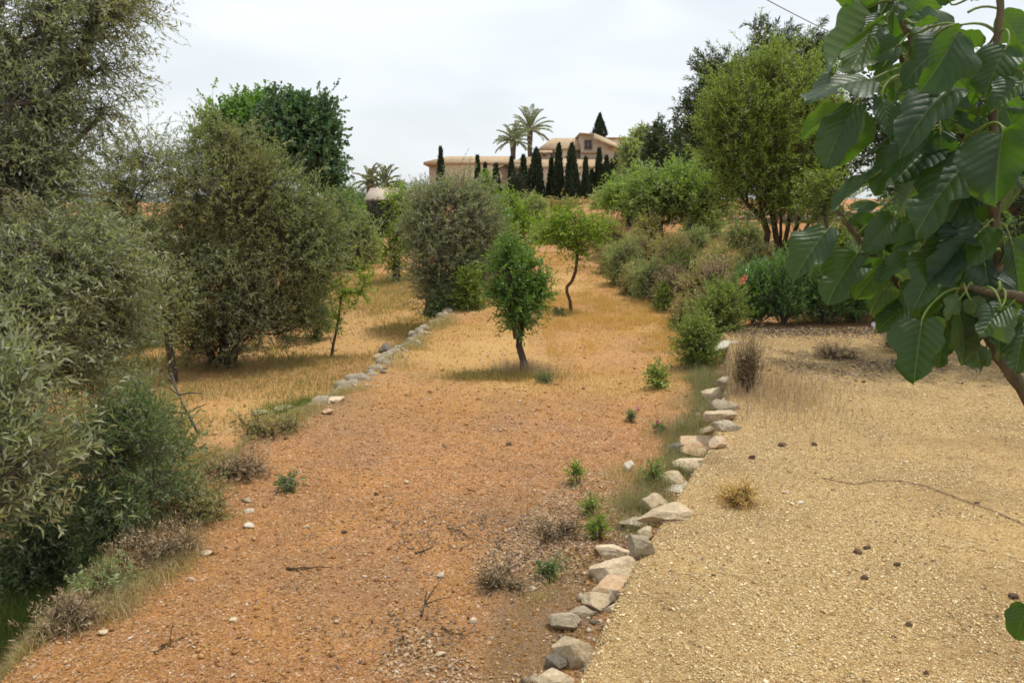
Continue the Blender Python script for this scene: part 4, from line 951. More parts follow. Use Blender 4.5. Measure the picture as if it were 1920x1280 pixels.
# ------------------------------------------------------------------ shrubs
def row(name, cat, group, items):
    for it in items:
        lb, px, pb, w_, h_, lm = it[:6]; kw = dict(it[6]) if len(it) > 6 else {}
        bush(name, lb, px, pb, w_, h_, lm, cat=cat, group=group, **kw)
far = dict(leaf=(.13, .042), tlen=.42, lper=11, n=54, twigs=7, twr=.006, spread=.2)
mid = dict(leaf=(.09, .03), tlen=.32, lper=11, n=44, twigs=6, twr=.004, spread=.14)
row('shrub', 'shrub', 'shrubs left of the strip', [
    ('pale green shrub right of the wide dusty olive', 632, 500, 110, 150, 'green_shrub', dict(far, n=70)),
    ('grey shrub at the back of the left terrace path', 668, 478, 84, 90, 'bank_grey', dict(far, Y=36)),
    ('bright green bush left of the shelter', 640, 420, 110, 84, 'almond', dict(far, Y=46, n=60)),
    ('low blue-green shrub under the wide olive at its right', 590, 545, 70, 80, 'green_shrub', dict(mid, Y=21)),
    ('very dark bush under the roof of the garden shelter', 708, 446, 62, 70, 'dark_hedge', dict(far, Y=50.5, n=60)),
    ('light green bush between the shelter and the big grey olive', 764, 430, 40, 66, 'lime', dict(far, Y=44)),
    ('dark rounded treetop right of the small palms', 752, 400, 40, 62, 'pine', dict(far, Y=66)),
    ('very dark bush at the left foot of the cypress row', 970, 386, 50, 72, 'cypress', dict(far, Y=73, n=70)),
    ('distant bush on the skyline left of the villa', 790, 400, 60, 62, 'green_shrub', dict(far, Y=70)),
    ('distant bush on the skyline behind the shelter', 660, 400, 80, 56, 'green_shrub', dict(far, Y=68)),
    ('small grey-green bush at the path below the shelter', 690, 470, 50, 40, 'bank_grey', dict(far, Y=38)),
    ('distant olive bush on the left skyline gap', 205, 470, 120, 100, 'green_shrub', dict(far, Y=40, n=60)),
    ('bright green bush in front of the villa left wing', 905, 400, 58, 84, 'almond', dict(far, Y=60)),
    ('lime bush directly left of the strip top', 955, 470, 84, 112, 'lime', dict(far, Y=29, leaf=(.12, .045), n=64)),
    ('green thicket behind the lime bush', 925, 490, 70, 130, 'almond', dict(far, Y=27, leaf=(.12, .045), n=50)),
    ('small yellow-green bush at the near side of the lime bush', 952, 480, 50, 60, 'bank_green', dict(far, Y=24, leaf=(.10, .04))),
    ('green seedling shrub under the big grey olive', 878, 560, 50, 60, 'bank_green', dict(mid, Y=21.3)),
    ('dark green undergrowth at the foot of the big grey olive', 832, 580, 60, 50, 'green_shrub', dict(mid, Y=21.3)),
])
for k_, (px, pb, w_, h_, Y) in enumerate([(40, 520, 200, 120, 26), (150, 500, 180, 110, 30), (250, 500, 170, 120, 32), (350, 500, 170, 120, 34), (450, 490, 170, 130, 36), (540, 480, 150, 120, 38), (600, 440, 110, 70, 44), (120, 620, 200, 130, 17), (220, 590, 180, 110, 20)]):
    bush('shrub', ['dark bush at the far left behind the nearest olive', 'green bush behind the nearest olive', 'bush showing left of the wide dusty olive', 'bush behind the left boughs of the wide dusty olive', 'bush behind the middle of the wide dusty olive',
        'bush behind the right boughs of the wide dusty olive', 'bush right of the wide dusty olive on the skyline', 'low bush behind the lower boughs of the nearest olive', 'low bush between the nearest olive and the slim one'][k_],
        px, pb, w_, h_, ['green_shrub', 'olive2'][k_ % 2], group='thicket behind the left olives', Y=Y, leaf=(.13, .04), tlen=.45, lper=9, n=80, twigs=6, twr=.006, spread=.2)
row('shrub', 'shrub', 'undergrowth of the near left bank', [
    ('wide dusty green shrub spreading below the nearest olive', 250, 905, 300, 190, 'green_shrub', dict(leaf=(.045, .014), n=110, twigs=8, tlen=.26, lper=13, Y=7.1, spread=.08, twr=.002)),
    ('dark green shrub at the left edge under the olive boughs', 50, 990, 200, 220, 'green_shrub', dict(leaf=(.045, .014), n=110, twigs=8, tlen=.24, lper=13, Y=7.0, spread=.07, twr=.002)),
    ('small dark shrub in front of the wide dusty one', 190, 985, 150, 100, 'green_shrub', dict(leaf=(.04, .013), n=56, twigs=8, tlen=.2, lper=12, Y=6.9, spread=.05, twr=.002)),
    ('pale straw-coloured weed clump lowest on the left bank', 130, 1180, 150, 36, 'brown_twig', dict(leaf=(.035, .007), n=22, twigs=8, tlen=.16, lper=6, spread=.06, twr=.0014, bark='bark_fig')),
    ('grey-green weed clump at the soil edge below the dark shrub', 205, 1112, 130, 44, 'bank_grey', dict(leaf=(.032, .009), n=26, twigs=7, tlen=.14, lper=9, spread=.06, twr=.0014, bark='bark_fig')),
    ('brown dried weed clump halfway up the left bank', 290, 1050, 170, 46, 'brown_twig', dict(leaf=(.035, .007), n=26, twigs=8, tlen=.18, lper=6, spread=.07, twr=.0014, bark='bark_fig')),
    ('greenish weed clump in front of the wide dusty shrub', 365, 975, 150, 50, 'bank_shrub', dict(leaf=(.035, .010), n=30, twigs=7, tlen=.16, lper=9, spread=.07, twr=.0014, bark='bark_fig')),
    ('pale weed clump right of the wide dusty shrub', 440, 895, 130, 34, 'brown_twig', dict(leaf=(.035, .008), n=24, twigs=8, tlen=.18, lper=7, spread=.08, twr=.0016, bark='bark_fig')),
    ('yellowish weed clump below the old wall end', 505, 815, 130, 32, 'bank_shrub', dict(leaf=(.04, .010), n=24, twigs=7, tlen=.18, lper=9, spread=.09, twr=.0018, bark='bark_fig')),
    ('upright grey-green shrub behind the wide dusty one', 250, 790, 190, 130, 'olive2', dict(leaf=(.055, .014), n=60, twigs=7, tlen=.26, lper=12, Y=8.6, spread=.1, twr=.002)),
])
bk = dict(leaf=(.075, .022), tlen=.28, lper=11, n=48, twigs=6, twr=.004, spread=.12)
row('shrub', 'shrub', 'scrub on the right bank', [
    ('yellow-green bank shrub at the very top right of the strip', 1140, 480, 66, 66, 'bank_shrub', dict(far, Y=33, leaf=(.10, .035))),
    ('grey-green bank shrub right of the light-crowned almond', 1170, 528, 76, 84, 'bank_grey', dict(bk, Y=26, n=60)),
    ('dry yellowish shrub above the grey-green bank shrub', 1205, 500, 80, 70, 'bank_shrub', dict(bk, Y=27)),
    ('yellow flowering bank shrub in front of the two grey almonds', 1262, 500, 96, 62, 'bank_shrub', dict(bk, Y=24, n=60)),
    ('low grey shrub at the bend of the strip', 1215, 556, 80, 70, 'bank_grey', dict(bk, Y=22.8, n=56)),
    ('brown dried shrub just above the bend of the strip', 1262, 575, 74, 90, 'brown_twig', dict(bk, Y=21, n=50, leaf=(.06, .014))),
    ('small bright green shrub at the inner bend of the strip', 1243, 566, 36, 34, 'bank_green', dict(bk, Y=20.8, n=24)),
    ('brownish thicket between the bend and the oleanders', 1320, 570, 100, 86, 'bank_shrub', dict(bk, Y=19, n=64)),
    ('dry brown brush behind the bright green bank shrub', 1340, 560, 80, 84, 'brown_twig', dict(bk, Y=18, n=50, leaf=(.06, .014))),
    ('bright green bank shrub at the far left corner of the gravel', 1345, 630, 110, 104, 'bank_green', dict(bk, Y=16.2, n=90, leaf=(.06, .02))),
    ('bright green shrub spilling down from the gravel corner onto the soil', 1305, 682, 84, 96, 'bank_green', dict(bk, Y=14.2, n=60, leaf=(.055, .018))),
    ('grey-green rounded bush below the upper stone wall', 1395, 478, 78, 66, 'bank_grey', dict(bk, Y=25, n=56)),
    ('olive-coloured scrub between the strip top and the grey almonds', 1150, 430, 70, 50, 'bank_shrub', dict(far, Y=44)),
    ('scrub below the retaining wall', 1160, 410, 80, 40, 'bank_shrub', dict(far, Y=56)),
    ('grey scrub at the foot of the cypress row', 1060, 410, 110, 36, 'bank_shrub', dict(far, Y=56, n=60)),
    ('grey-green scrub left of the cypress row foot', 995, 430, 70, 70, 'bank_grey', dict(far, Y=46, n=50)),
    ('low scrub at the back of the strip', 1035, 452, 80, 26, 'bank_grey', dict(far, Y=40)),
    ('dark scrub behind the light-crowned almond', 1130, 412, 40, 50, 'bank_grey', dict(far, Y=50)),
    ('pale dry shrub on the bank edge beside the kinked almond', 1150, 505, 60, 50, 'bank_shrub', dict(bk, Y=29)),
    ('yellowish shrub at the bank edge between two grey ones', 1190, 545, 56, 48, 'bank_shrub', dict(bk, Y=24)),
    ('pale green shrub on the red slope under the grey almonds', 1280, 530, 80, 60, 'bank_green', dict(bk, Y=22.3, n=50)),
    ('grey-brown shrub left of the oleanders on the slope', 1350, 520, 90, 60, 'bank_shrub', dict(bk, Y=20.5, n=60)),
    ('rounded olive-green shrub at the wall end of the red terrace', 1300, 470, 60, 44, 'bank_grey', dict(bk, Y=27)),
    ('dry yellow shrub on the red terrace under the feathery tree', 1420, 500, 60, 36, 'bank_shrub', dict(bk, Y=21.5)),
    ('tufted shrub spilling over the bend of the strip', 1285, 610, 60, 50, 'bank_shrub', dict(bk, Y=18.2)),
    ('dusty scrub under the left grey almond', 1215, 450, 60, 40, 'bank_shrub', dict(far, Y=29)),
    ('dusty scrub under the right grey almond', 1320, 440, 70, 50, 'bank_grey', dict(far, Y=32)),
])
old = dict(leaf=(.11, .020), tlen=.30, lper=12, n=54, twigs=7, twr=.004, spread=.10, upb=.9, outw=.45, rand=.45, lrand=.55, stems=6)
row('oleander', 'oleander', 'oleanders along the far side of the gravel', [
    ('leftmost oleander at the gravel corner with a pink flower cluster', 1412, 618, 84, 126, 'oleander', dict(old, Y=16.9, flowers=(4, .05, 'pink', [tuple(P(1388, 532, 16.3)), tuple(P(1394, 527, 16.3)), tuple(P(1399, 521, 16.3)), tuple(P(1391, 524, 16.4))]))),
    ('oleander without flowers, second from the gravel corner', 1470, 617, 96, 150, 'oleander', dict(old, Y=16.8, n=70)),
    ('dense oleander in the middle of the hedge', 1540, 618, 104, 135, 'oleander', dict(old, Y=16.9, n=74)),
    ('dark oleander right of the middle of the hedge', 1605, 616, 90, 140, 'oleander', dict(old, Y=17.0, n=64)),
    ('tall oleander behind the fig leaves with scattered pink flowers', 1665, 612, 110, 240, 'oleander', dict(old, Y=17.2, n=110, flowers=(10, .06, 'pink', None))),
    ('tall oleander at the right end of the hedge', 1760, 612, 130, 260, 'oleander', dict(old, Y=17.2, n=110)),
    ('last oleander of the hedge at the right edge', 1860, 612, 130, 230, 'oleander', dict(old, Y=17.0, n=90)),
])
bush('shrub', 'sprawling green bush behind the middle oleanders', 1600, 560, 150, 110, 'green_shrub', group='bushes behind the oleanders', **dict(mid, Y=19.5, n=70))
bush('shrub', 'leafy bush above the oleanders, left of the fig', 1560, 500, 110, 80, 'bank_green', group='bushes behind the oleanders', **dict(mid, Y=21.5, n=50))
bush('shrub', 'tall bush filling the background behind the fig', 1810, 520, 380, 420, 'green_shrub', group='bushes behind the oleanders', **dict(far, Y=24, n=260))

small = dict(leaf=(.032, .015), tlen=.09, lper=5, n=7, twigs=3, twr=.0015, spread=.04, stems=3, r0=.004, upb=.5, rand=.9)
row('weed', 'weed', 'small green weeds', [
    ('low green weed lying on the left soil', 540, 920, 54, 16, 'green_shrub', dict(small, n=14)),
    ('green leafy weed climbing at the right of the soil below the bank', 1232, 728, 44, 56, 'bank_green', dict(small, leaf=(.06, .035), tlen=.14, n=18)),
    ('grey-green weed right of the bent almond trunk', 1022, 716, 44, 20, 'green_shrub', dict(small, n=16)),
    ('bright lime weed shoot above the near stones', 1118, 1012, 30, 44, 'lime', dict(small, n=9)),
    ('thin green weed shoot higher up the soil', 1105, 968, 26, 40, 'bank_green', dict(small, n=8)),
    ('thin yellow-green stalk weed at the top of the shoots', 1076, 910, 22, 50, 'lime', dict(small, n=6)),
    ('low grey-green weed beside the dead twigs', 1030, 1085, 46, 30, 'green_shrub', dict(small, n=12)),
    ('green plant growing between the stones and the tan boulder', 1222, 912, 50, 60, 'bank_green', dict(small, leaf=(.045, .012), tlen=.16, n=16)),
    ('small grey-green tuft at the foot of the kinked almond', 1050, 592, 34, 14, 'green_shrub', dict(small, leaf=(.06, .02), tlen=.12)),
    ('magenta flowered weed left of the upper stones', 1236, 812, 20, 24, 'green_shrub', dict(small, n=5, flowers=(3, .025, 'magenta', None))),
    ('magenta flowered weed in the middle of the soil', 1182, 790, 20, 22, 'green_shrub', dict(small, n=5, flowers=(2, .025, 'magenta', None))),
])
row('dead_bush', 'dead bush', 'dead twiggy bushes', [
    ('grey dead twiggy bush lying on the soil in the right foreground', 945, 1100, 140, 36, 'brown_twig', dict(bark='bark_fig', depth=.3, leaf=(.03, .006), tlen=.16, lper=4, n=18, twigs=6, twr=.0022, spread=.05)),
    ('smaller dead twiggy bush above it by the weed shoots', 1040, 1010, 110, 22, 'brown_twig', dict(bark='bark_fig', depth=.3, leaf=(.03, .006), tlen=.16, lper=4, n=22, twigs=6, twr=.002, spread=.05)),
    ('tall dry brown brush at the left corner of the gravel', 1400, 735, 96, 104, 'brown_twig', dict(bark='bark_fig', leaf=(.06, .007), tlen=.36, lper=5, n=30, twigs=8, twr=.0013, spread=.14, upb=1.4, outw=.15, rand=.5)),
    ('low golden dry tuft on the gravel beside the peach stones', 1385, 945, 80, 22, 'meadow', dict(bark='bark_fig', leaf=(.05, .006), tlen=.14, lper=6, n=12, twigs=8, twr=.0015, spread=.05)),
    ('dry brown tuft in the far gravel', 1572, 672, 90, 24, 'brown_twig', dict(bark='bark_fig', leaf=(.06, .008), tlen=.2, lper=6, n=16, twigs=8, twr=.002, spread=.08)),
    ('dry brown tuft at the far right of the gravel under the oleanders', 1690, 662, 90, 26, 'brown_twig', dict(bark='bark_fig', leaf=(.06, .008), tlen=.2, lper=6, n=16, twigs=8, twr=.002, spread=.08)),
])
# grey dead branch on the left bank
def branch_thing(name, label, pts, r, mat='bark', group=None, twigs=0):
    a = Acc(); pts = [np.array(p) for p in pts]; o0 = pts[0].copy()
    sweep(a, [p - o0 for p in pts], np.linspace(r, r * .35, len(pts)), 6, .2)
    for k in range(twigs):
        i = random.randrange(1, len(pts)); d = np.array([random.gauss(0, 1), random.gauss(0, 1), random.random() * .8]); d = d / np.linalg.norm(d) * r * random.uniform(10, 26)
        sweep(a, [pts[i] - o0, pts[i] - o0 + d * .5 + np.array([0, 0, r]), pts[i] - o0 + d], [r * .5, r * .4, r * .2], 4)
    o = link(name, a.mesh(name, M[mat], True), None, o0); return tag(o, label, 'branch', group)
def gp(px, py, up=.01): return tuple(G(px, py) + Vector((0, 0, up)))
db = [tuple(P(a, b, 8.2)) for a, b in [(372, 812), (352, 775), (335, 740), (322, 712)]]
branch_thing('dead_branch', 'bare grey branch slanting out of the left bank shrubs', db, .018, 'bark', 'dead branches', 6)
for lb, pts, r, mt in [('short dark stick on the lower left soil', [(538, 1070), (555, 1069), (574, 1071)], .012, 'bark_dark'),
                   ('dark curved stick in the middle of the soil', [(778, 1040), (795, 1034), (812, 1028)], .009, 'bark_dark'),
                   ('pale forked twig near the bottom of the soil', [(738, 1235), (748, 1215), (758, 1208)], .006, 'bark_fig'),
                   ('pale thin twig slanting at the lower left', [(290, 1228), (318, 1212), (335, 1206)], .007, 'bark_fig'),
                   ('dark stick standing in the middle foreground soil', [(790, 1160), (796, 1140), (800, 1112)], .010, 'bark_dark'),
                   ('pale branched twig right of the dark stick', [(828, 1178), (840, 1192), (872, 1196)], .007, 'bark_fig'),
                   ('arched grey twig of the right foreground', [(838, 992), (862, 996), (882, 1014)], .007, 'bark')]:
    branch_thing('fallen_twig', lb, [gp(*p) for p in pts], r, mt, 'fallen twigs', 2)
wp = [gp(x, y, .012) for x, y in [(1540, 900), (1600, 912), (1640, 905), (1690, 903), (1740, 915), (1800, 938), (1860, 960), (1930, 992), (1990, 1020)]]
a = Acc(); sweep(a, [np.array(p) - np.array(wp[0]) for p in wp], [.0045] * len(wp), 6, 0)
tag(link('irrigation_wire', a.mesh('irrigation_wire', simple('dark_wire', (.26, .17, .11), .7), True), None, wp[0]), 'thin dark wire snaking across the gravel at the right', 'wire')
for i, (px, py, w_) in enumerate([(1410, 858, 15), (1468, 832, 20), (1526, 833, 13), (1443, 694, 9), (1456, 699, 8), (1474, 692, 7), (1484, 695, 7), (1605, 713, 7), (1620, 715, 10), (1338, 1079, 10), (1610, 1035, 20), (1626, 1029, 16), (1622, 1081, 18), (1704, 1174, 16), (1675, 1198, 10), (1736, 1262, 16), (1902, 1118, 24), (1682, 1058, 14), (1832, 944, 10), (955, 832, 14), (705, 925, 12), (645, 1000, 12)]):
    rock('dark_clod', 'dark dried clod lying on the ground', 'clod', px, py, w_, w_ * .7, 'rock_clod', 'dark dried clods scattered on the ground', sub=2)
# crumpled pale bag under the oleanders
def bag():
    b = G(1645, 612); V, F = rock_mesh('b', (.42, .22, .16), 55, None, 14, 4); V += nrm(V) * fbm(V * 22, 3, 8)[:, None] * .02
    m = simple('pale_plastic', (.62, .62, .66), .4, (.5, .5, .55), 12)
    tag(link('plastic_bag', mesh_from('plastic_bag', V, [F], m, smooth=True), None, (b.x, b.y - .2, b.z + .07)), 'crumpled whitish bag under the right oleanders', 'bag')
bag()
# overhead cable
def cable():
    A, B_ = np.array(P(1180, -150, 32)), np.array(P(1560, 62, 46)); n = 24; t = np.linspace(0, 1, n)[:, None]
    p = A + (B_ - A) * t; p[:, 2] -= (4 * t * (1 - t) * .15)[:, 0]
    a = Acc(); sweep(a, p - A, [.022] * n, 6); tag(link('overhead_cable', a.mesh('overhead_cable', simple('cable_sheath', (.16, .15, .20), .6), True), None, tuple(A)), 'dark overhead cable slanting down into the pines at top right', 'cable')
cable()

# ------------------------------------------------------------------ grass, pebbles, straw
def blades(name, label, n, region, hh, width, mat, lean=.35, accept=None, cl=None):
    """region() gives x, y arrays"""
    x, y = region(n)
    if accept is not None:
        k = accept(x, y) > RNG.random(len(x)); x, y = x[k], y[k]
    if cl:                                   # gather in clumps
        nc, sg = cl; ci = RNG.integers(0, len(x), nc); j = RNG.integers(0, nc, len(x)); x = x[ci][j] + RNG.normal(size=len(x)) * sg; y = y[ci][j] + RNG.normal(size=len(y)) * sg
    z = hgt(x, y); n = len(x); P0 = np.stack([x, y, z - .01], -1)
    h = hh * (.45 + .9 * RNG.random(n))[:, None]; a = RNG.random(n) * 6.283; ln = RNG.random(n)[:, None] * lean
    d = np.stack([np.cos(a), np.sin(a), a * 0], -1); b = RNG.random(n) * 3.14; s = np.stack([np.cos(b), np.sin(b), b * 0], -1)
    wd = np.broadcast_to(width, (n,))[:, None]
    m = P0 + np.array([0, 0, 1.]) * h * .55 + d * h * ln * .35; t = P0 + np.array([0, 0, 1.]) * h * (1 - .3 * ln) + d * h * ln * 1.3
    V = np.stack([P0 - s * wd / 2, P0 + s * wd / 2, m + s * wd * .4, m - s * wd * .4, t], 1).reshape(-1, 3)
    q = np.arange(n)[:, None] * 5
    o = link(name, mesh_from(name, V, [q + np.array([[3, 2, 4]]), q + np.array([[0, 1, 2, 3]])], M[mat], rnd=np.repeat(RNG.random(n), 5)))
    return kind(o, 'stuff', label)
def strip(y0, y1, a=0., b=1., pw=1.):
    def f(n):
        y = y0 + (y1 - y0) * RNG.random(n) ** pw; u = a + (b - a) * RNG.random(n); return xl(y) + (xr(y) - xl(y)) * u, y
    return f
def band(edge, o0, o1, y0, y1, pw=1.):
    def f(n):
        y = y0 + (y1 - y0) * RNG.random(n) ** pw; return edge(y) + o0 + (o1 - o0) * RNG.random(n), y
    return f
def spot(px, py, rx, ry):
    c = G(px, py)
    def f(n): return c.x + RNG.normal(size=n) * rx * .5, c.y + RNG.normal(size=n) * ry * .5
    return f
def ns(s, lo, hi, seed): return lambda x, y: sm(lo, hi, fbm(np.stack([x * s, y * s, x * 0], -1), 3, seed))
mead = lambda x, y: sm(-.25, .1, fbm(np.stack([x * .8, y * .6, x * 0], -1), 3, 12) + .25) * sm(.2, 1.2, x - xl(y)) * sm(14.4, 16.2, y + .5 * np.sin(x * 2.3)) * (x > .7)
blades('dry_grass', 'tall golden dry grass across the bend of the strip', 60000, strip(13.5, 24, .3, 1.0), .15, .006, 'meadow', .8, lambda x, y: mead(x, y) * (.25 + .75 * sm(-.2, .25, fbm(np.stack([x * 2, y * 1.5, x * 0], -1), 3, 71))))
blades('dry_grass', 'short straw stubble over the far strip', 90000, strip(8.5, 36, 0, 1, 1.1), .07, .007, 'dry_grass', .8, lambda x, y: ns(.6, -.25, .25, 41)(x, y) * sm(8.5, 14, y))
blades('dry_grass', 'sparse straw stubble on the near soil', 9000, strip(3.4, 12, 0, 1), .085, .0035, 'dry_grass', .9, ns(.9, -.1, .3, 42))
blades('dry_grass', 'thin brown stalks in the middle of the strip', 5000, strip(6.5, 12, .25, .9), .20, .0028, 'brown_twig', .4, ns(.8, -.1, .25, 43))
wob = lambda e, a, sd_: (lambda y: e(y) + fbm(np.stack([y * .9, y * 0 + sd_, y * 0], -1), 3, sd_) * a)
blades('bank_grass', 'pale dry grass covering the left bank', 110000, band(wob(xl, .7, 5), -1.2, .3, 5.0, 12.5), .13, .0042, 'pale_grass', .9, ns(1.9, -.15, .3, 44), cl=(3200, .09))
blades('bank_grass', 'brown dry stalks mixed into the left bank', 20000, band(wob(xl, .7, 5), -1.2, .3, 4.6, 12.5), .16, .0035, 'brown_twig', .7, ns(1.5, -.05, .3, 54), cl=(700, .09))
blades('bank_grass', 'olive-green grass mixed into the left bank', 36000, band(wob(xl, .6, 6), -1.5, .0, 4.6, 11.5), .17, .0045, 'olive_grass', .8, ns(1.6, -.05, .3, 45), cl=(1200, .08))
blades('bank_grass', 'pale grass among the stones of the old left wall', 26000, band(wob(xl, .4, 7), -.45, .3, 11.0, 27), .15, .007, 'pale_grass', .8, ns(1.6, -.1, .3, 46), cl=(700, .16))
blades('terrace_grass', 'short yellow grass on the lower left terrace', 110000, band(xl, -8, -.2, 10.5, 34), .12, .010, 'olive_grass', .7, ns(.45, -.3, .2, 47))
blades('terrace_grass', 'straw-coloured grass on the lower left terrace', 70000, band(xl, -8, -.2, 11, 34), .10, .010, 'pale_grass', .8, ns(.4, -.2, .25, 48))
blades('edge_grass', 'grey-green grass hugging the left side of the stone edging', 15000, band(wob(xr, .3, 8), -.42, .0, 6.0, 15), .17, .004, 'grey_grass', .7, lambda x, y: sm(5.8, 8, y) * (x < xr(y) - .02), cl=(300, .08))
blades('edge_grass', 'pale dry grass below the stone edging', 14000, band(wob(xr, .3, 9), -.8, .0, 4.4, 15), .12, .004, 'pale_grass', .8, ns(1.6, -.1, .3, 49), cl=(420, .08))
blades('edge_grass', 'rusty dry grass at the near end of the stone edging', 4000, band(xr, -.75, -.1, 3.8, 6.4), .06, .003, 'dry_grass', .8, ns(1.6, -.1, .3, 50))
blades('upper_grass', 'dry yellow grass on the right bank', 90000, band(xr, .1, 9, 18, 34), .16, .011, 'pale_grass', .7, ns(.5, -.1, .3, 51))
blades('upper_grass', 'greenish grass on the right bank', 40000, band(xr, .0, 4, 17, 34), .18, .010, 'olive_grass', .7, ns(.6, -.05, .3, 52))
blades('yard_grass', 'thin dry grass on the far gravel', 12000, lambda n: (RNG.uniform(3.2, 10, n), RNG.uniform(9, 16.4, n)), .06, .005, 'pale_grass', .9, lambda x, y: (x > xr(y) + .2) * ns(.9, .05, .35, 53)(x, y))
blades('yard_grass', 'dry brown grass at the gravel corner under the dry brush', 5000, spot(1400, 720, 1.1, 2.4), .22, .004, 'brown_twig', .5, lambda x, y: (x > xr(y) + .05) * 1.)
blades('green_tuft', 'bright green grass tuft on the left edge of the strip', 2600, spot(575, 770, .75, .5), .22, .006, 'green_grass', .45)
blades('green_tuft', 'green grass clump in the bottom left corner', 9000, spot(25, 1170, .6, .8), .22, .004, 'green_grass', .6)
blades('green_tuft', 'grey-green grass clump deepening the shade patch at the foot of the bent almond', 2600, spot(935, 706, 1.1, .4), .16, .006, 'olive_grass', .9)  # clump also darkens the ground to strengthen the almond's shadow
blades('green_tuft', 'brown dry stalks around the bent almond trunk', 1500, spot(985, 700, .6, .4), .26, .004, 'brown_twig', .5)

def litter(name, label, n, region, L0, W0, mat, accept=None, flat=.16):
    x, y = region(n)
    if accept is not None:
        k = accept(x, y) > RNG.random(len(x)); x, y = x[k], y[k]
    n = len(x); z = hgt(x, y) + .004 + RNG.random(n) * .008; a = RNG.random(n) * 6.283
    d = np.stack([np.cos(a), np.sin(a), RNG.normal(size=n) * flat], -1)
    V, F = leaves_np(np.stack([x, y, z], -1), d, L0 * (.4 + RNG.random(n)), W0, .08, up=.8)
    kind(link(name, mesh_from(name, V, [F], M[mat], rnd=np.repeat(RNG.random(n), 4))), 'stuff', label)
litter('straw_litter', 'bits of straw and dead leaves strewn over the soil strip', 36000, strip(3.4, 15, -.05, 1.0, 1.1), .042, .0042, 'dry_grass', ns(.8, -.5, .2, 61))
litter('straw_litter', 'small dark leaf litter on the soil strip', 9000, strip(3.4, 14, 0, 1.0, 1.1), .03, .013, 'brown_twig', ns(.8, -.2, .3, 62))
litter('leaf_litter', 'brown leaf litter under the oleanders and the dark tree', 4500, lambda n: (RNG.uniform(4.2, 9.5, n), 12.5 + RNG.normal(size=n) * .7), .06, .03, 'dark_litter', lambda x, y: ns(1.2, -.3, .2, 65)(x, y) * (y < 16), .4)  # real litter that also darkens the gravel in place of tree shade
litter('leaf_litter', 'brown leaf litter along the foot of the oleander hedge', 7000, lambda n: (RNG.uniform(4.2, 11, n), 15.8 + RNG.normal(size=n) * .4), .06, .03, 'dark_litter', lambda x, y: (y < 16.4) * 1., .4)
litter('leaf_litter', 'dark dead leaves among the twigs on the soil', 5000, lambda n: (RNG.normal(size=n) * .8 + .0, RNG.normal(size=n) * 1.3 + 6.2), .04, .02, 'dark_litter', lambda x, y: (x < xr(y) - .1) * ns(1.6, -.2, .3, 64)(x, y), .5)
litter('leaf_litter', 'grey-brown leaf litter below the stone edging', 9000, band(xr, -1.4, -.1, 4.0, 8.5), .034, .018, 'brown_twig', ns(1.2, -.25, .2, 63), .4)

def chips(name, label, n, region, size, mats, accept=None, flat=.5, sink=.3):
    x, y = region(n)
    if accept is not None:
        k = accept(x, y) > RNG.random(len(x)); x, y = x[k], y[k]
    n = len(x); z = hgt(x, y); s = size * np.exp(RNG.normal(size=n) * .38)
    o6 = np.array([(1, 0, 0), (-1, 0, 0), (0, 1, 0), (0, -1, 0), (0, 0, 1), (0, 0, -1)], float)
    V = o6[None] * (.6 + .6 * RNG.random((n, 6, 1))) + RNG.normal(size=(n, 6, 3)) * .12
    V[..., 2] *= flat; a = RNG.random(n) * 6.283; c, s_ = np.cos(a)[:, None], np.sin(a)[:, None]
    X_ = V[..., 0] * c - V[..., 1] * s_ * .7; Y_ = V[..., 0] * s_ + V[..., 1] * c * .7; til = RNG.normal(size=(n, 1)) * .35; Z_ = V[..., 2] + X_ * til
    V = np.stack([X_, Y_, Z_], -1) * s[:, None, None] * .5 + np.stack([x, y, z + s * flat * sink * .5], -1)[:, None]
    f8 = np.array([(0, 2, 4), (2, 1, 4), (1, 3, 4), (3, 0, 4), (2, 0, 5), (1, 2, 5), (3, 1, 5), (0, 3, 5)])
    F = (np.arange(n)[:, None, None] * 6 + f8[None]).reshape(-1, 3)
    kind(link(name, mesh_from(name, V.reshape(-1, 3), [F], M[mats], rnd=np.repeat(RNG.random(n), 6))), 'stuff', label)
def chipmat(name, stops):
    m, N, L = newmat(name); b = N['Principled BSDF']; at = N.new("ShaderNodeAttribute"); at.attribute_name = 'rnd'
    r = ramp(N, stops); L.new(at.outputs['Fac'], r.inputs[0]); g = N.new("ShaderNodeNewGeometry"); n = noise(N, L, 60, 4, .7, g.outputs['Position'])
    r2 = ramp(N, [(.3, (.75, .73, .7)), (.65, (1.1, 1.1, 1.1))]); L.new(n.outputs[0], r2.inputs[0])
    L.new(mixc(N, L, 1., r.outputs[0], r2.outputs[0], 'MULTIPLY'), b.inputs['Base Color']); b.inputs['Roughness'].default_value = .9; b.inputs['Specular IOR Level'].default_value = .15
    return m
M['chip_soil'] = chipmat('soil_chip', [(0, (.18, .09, .04)), (.35, (.40, .20, .07)), (.65, (.48, .26, .105)), (.85, (.52, .36, .22)), (1, (.66, .56, .44))])
M['chip_rubble'] = chipmat('rubble_chip', [(0, (.17, .15, .12)), (.5, (.36, .31, .23)), (1, (.60, .50, .36))])
M['chip_gravel'] = chipmat('gravel_chip', [(0, (.26, .17, .08)), (.12, (.46, .31, .15)), (.5, (.63, .46, .23)), (.85, (.74, .60, .35)), (1, (.84, .74, .50))])
yard = lambda y0, y1, pw: (lambda n: (lambda y: (xr(y) + .05 + RNG.random(n) * (y * .72 + .4 - xr(y)), y))(y0 + (y1 - y0) * RNG.random(n) ** pw))
chips('gravel_chips', 'loose tan gravel chips on the yard', 110000, yard(3.3, 8.5, 1.1), .015, 'chip_gravel', ns(1.2, -.5, .1, 81))
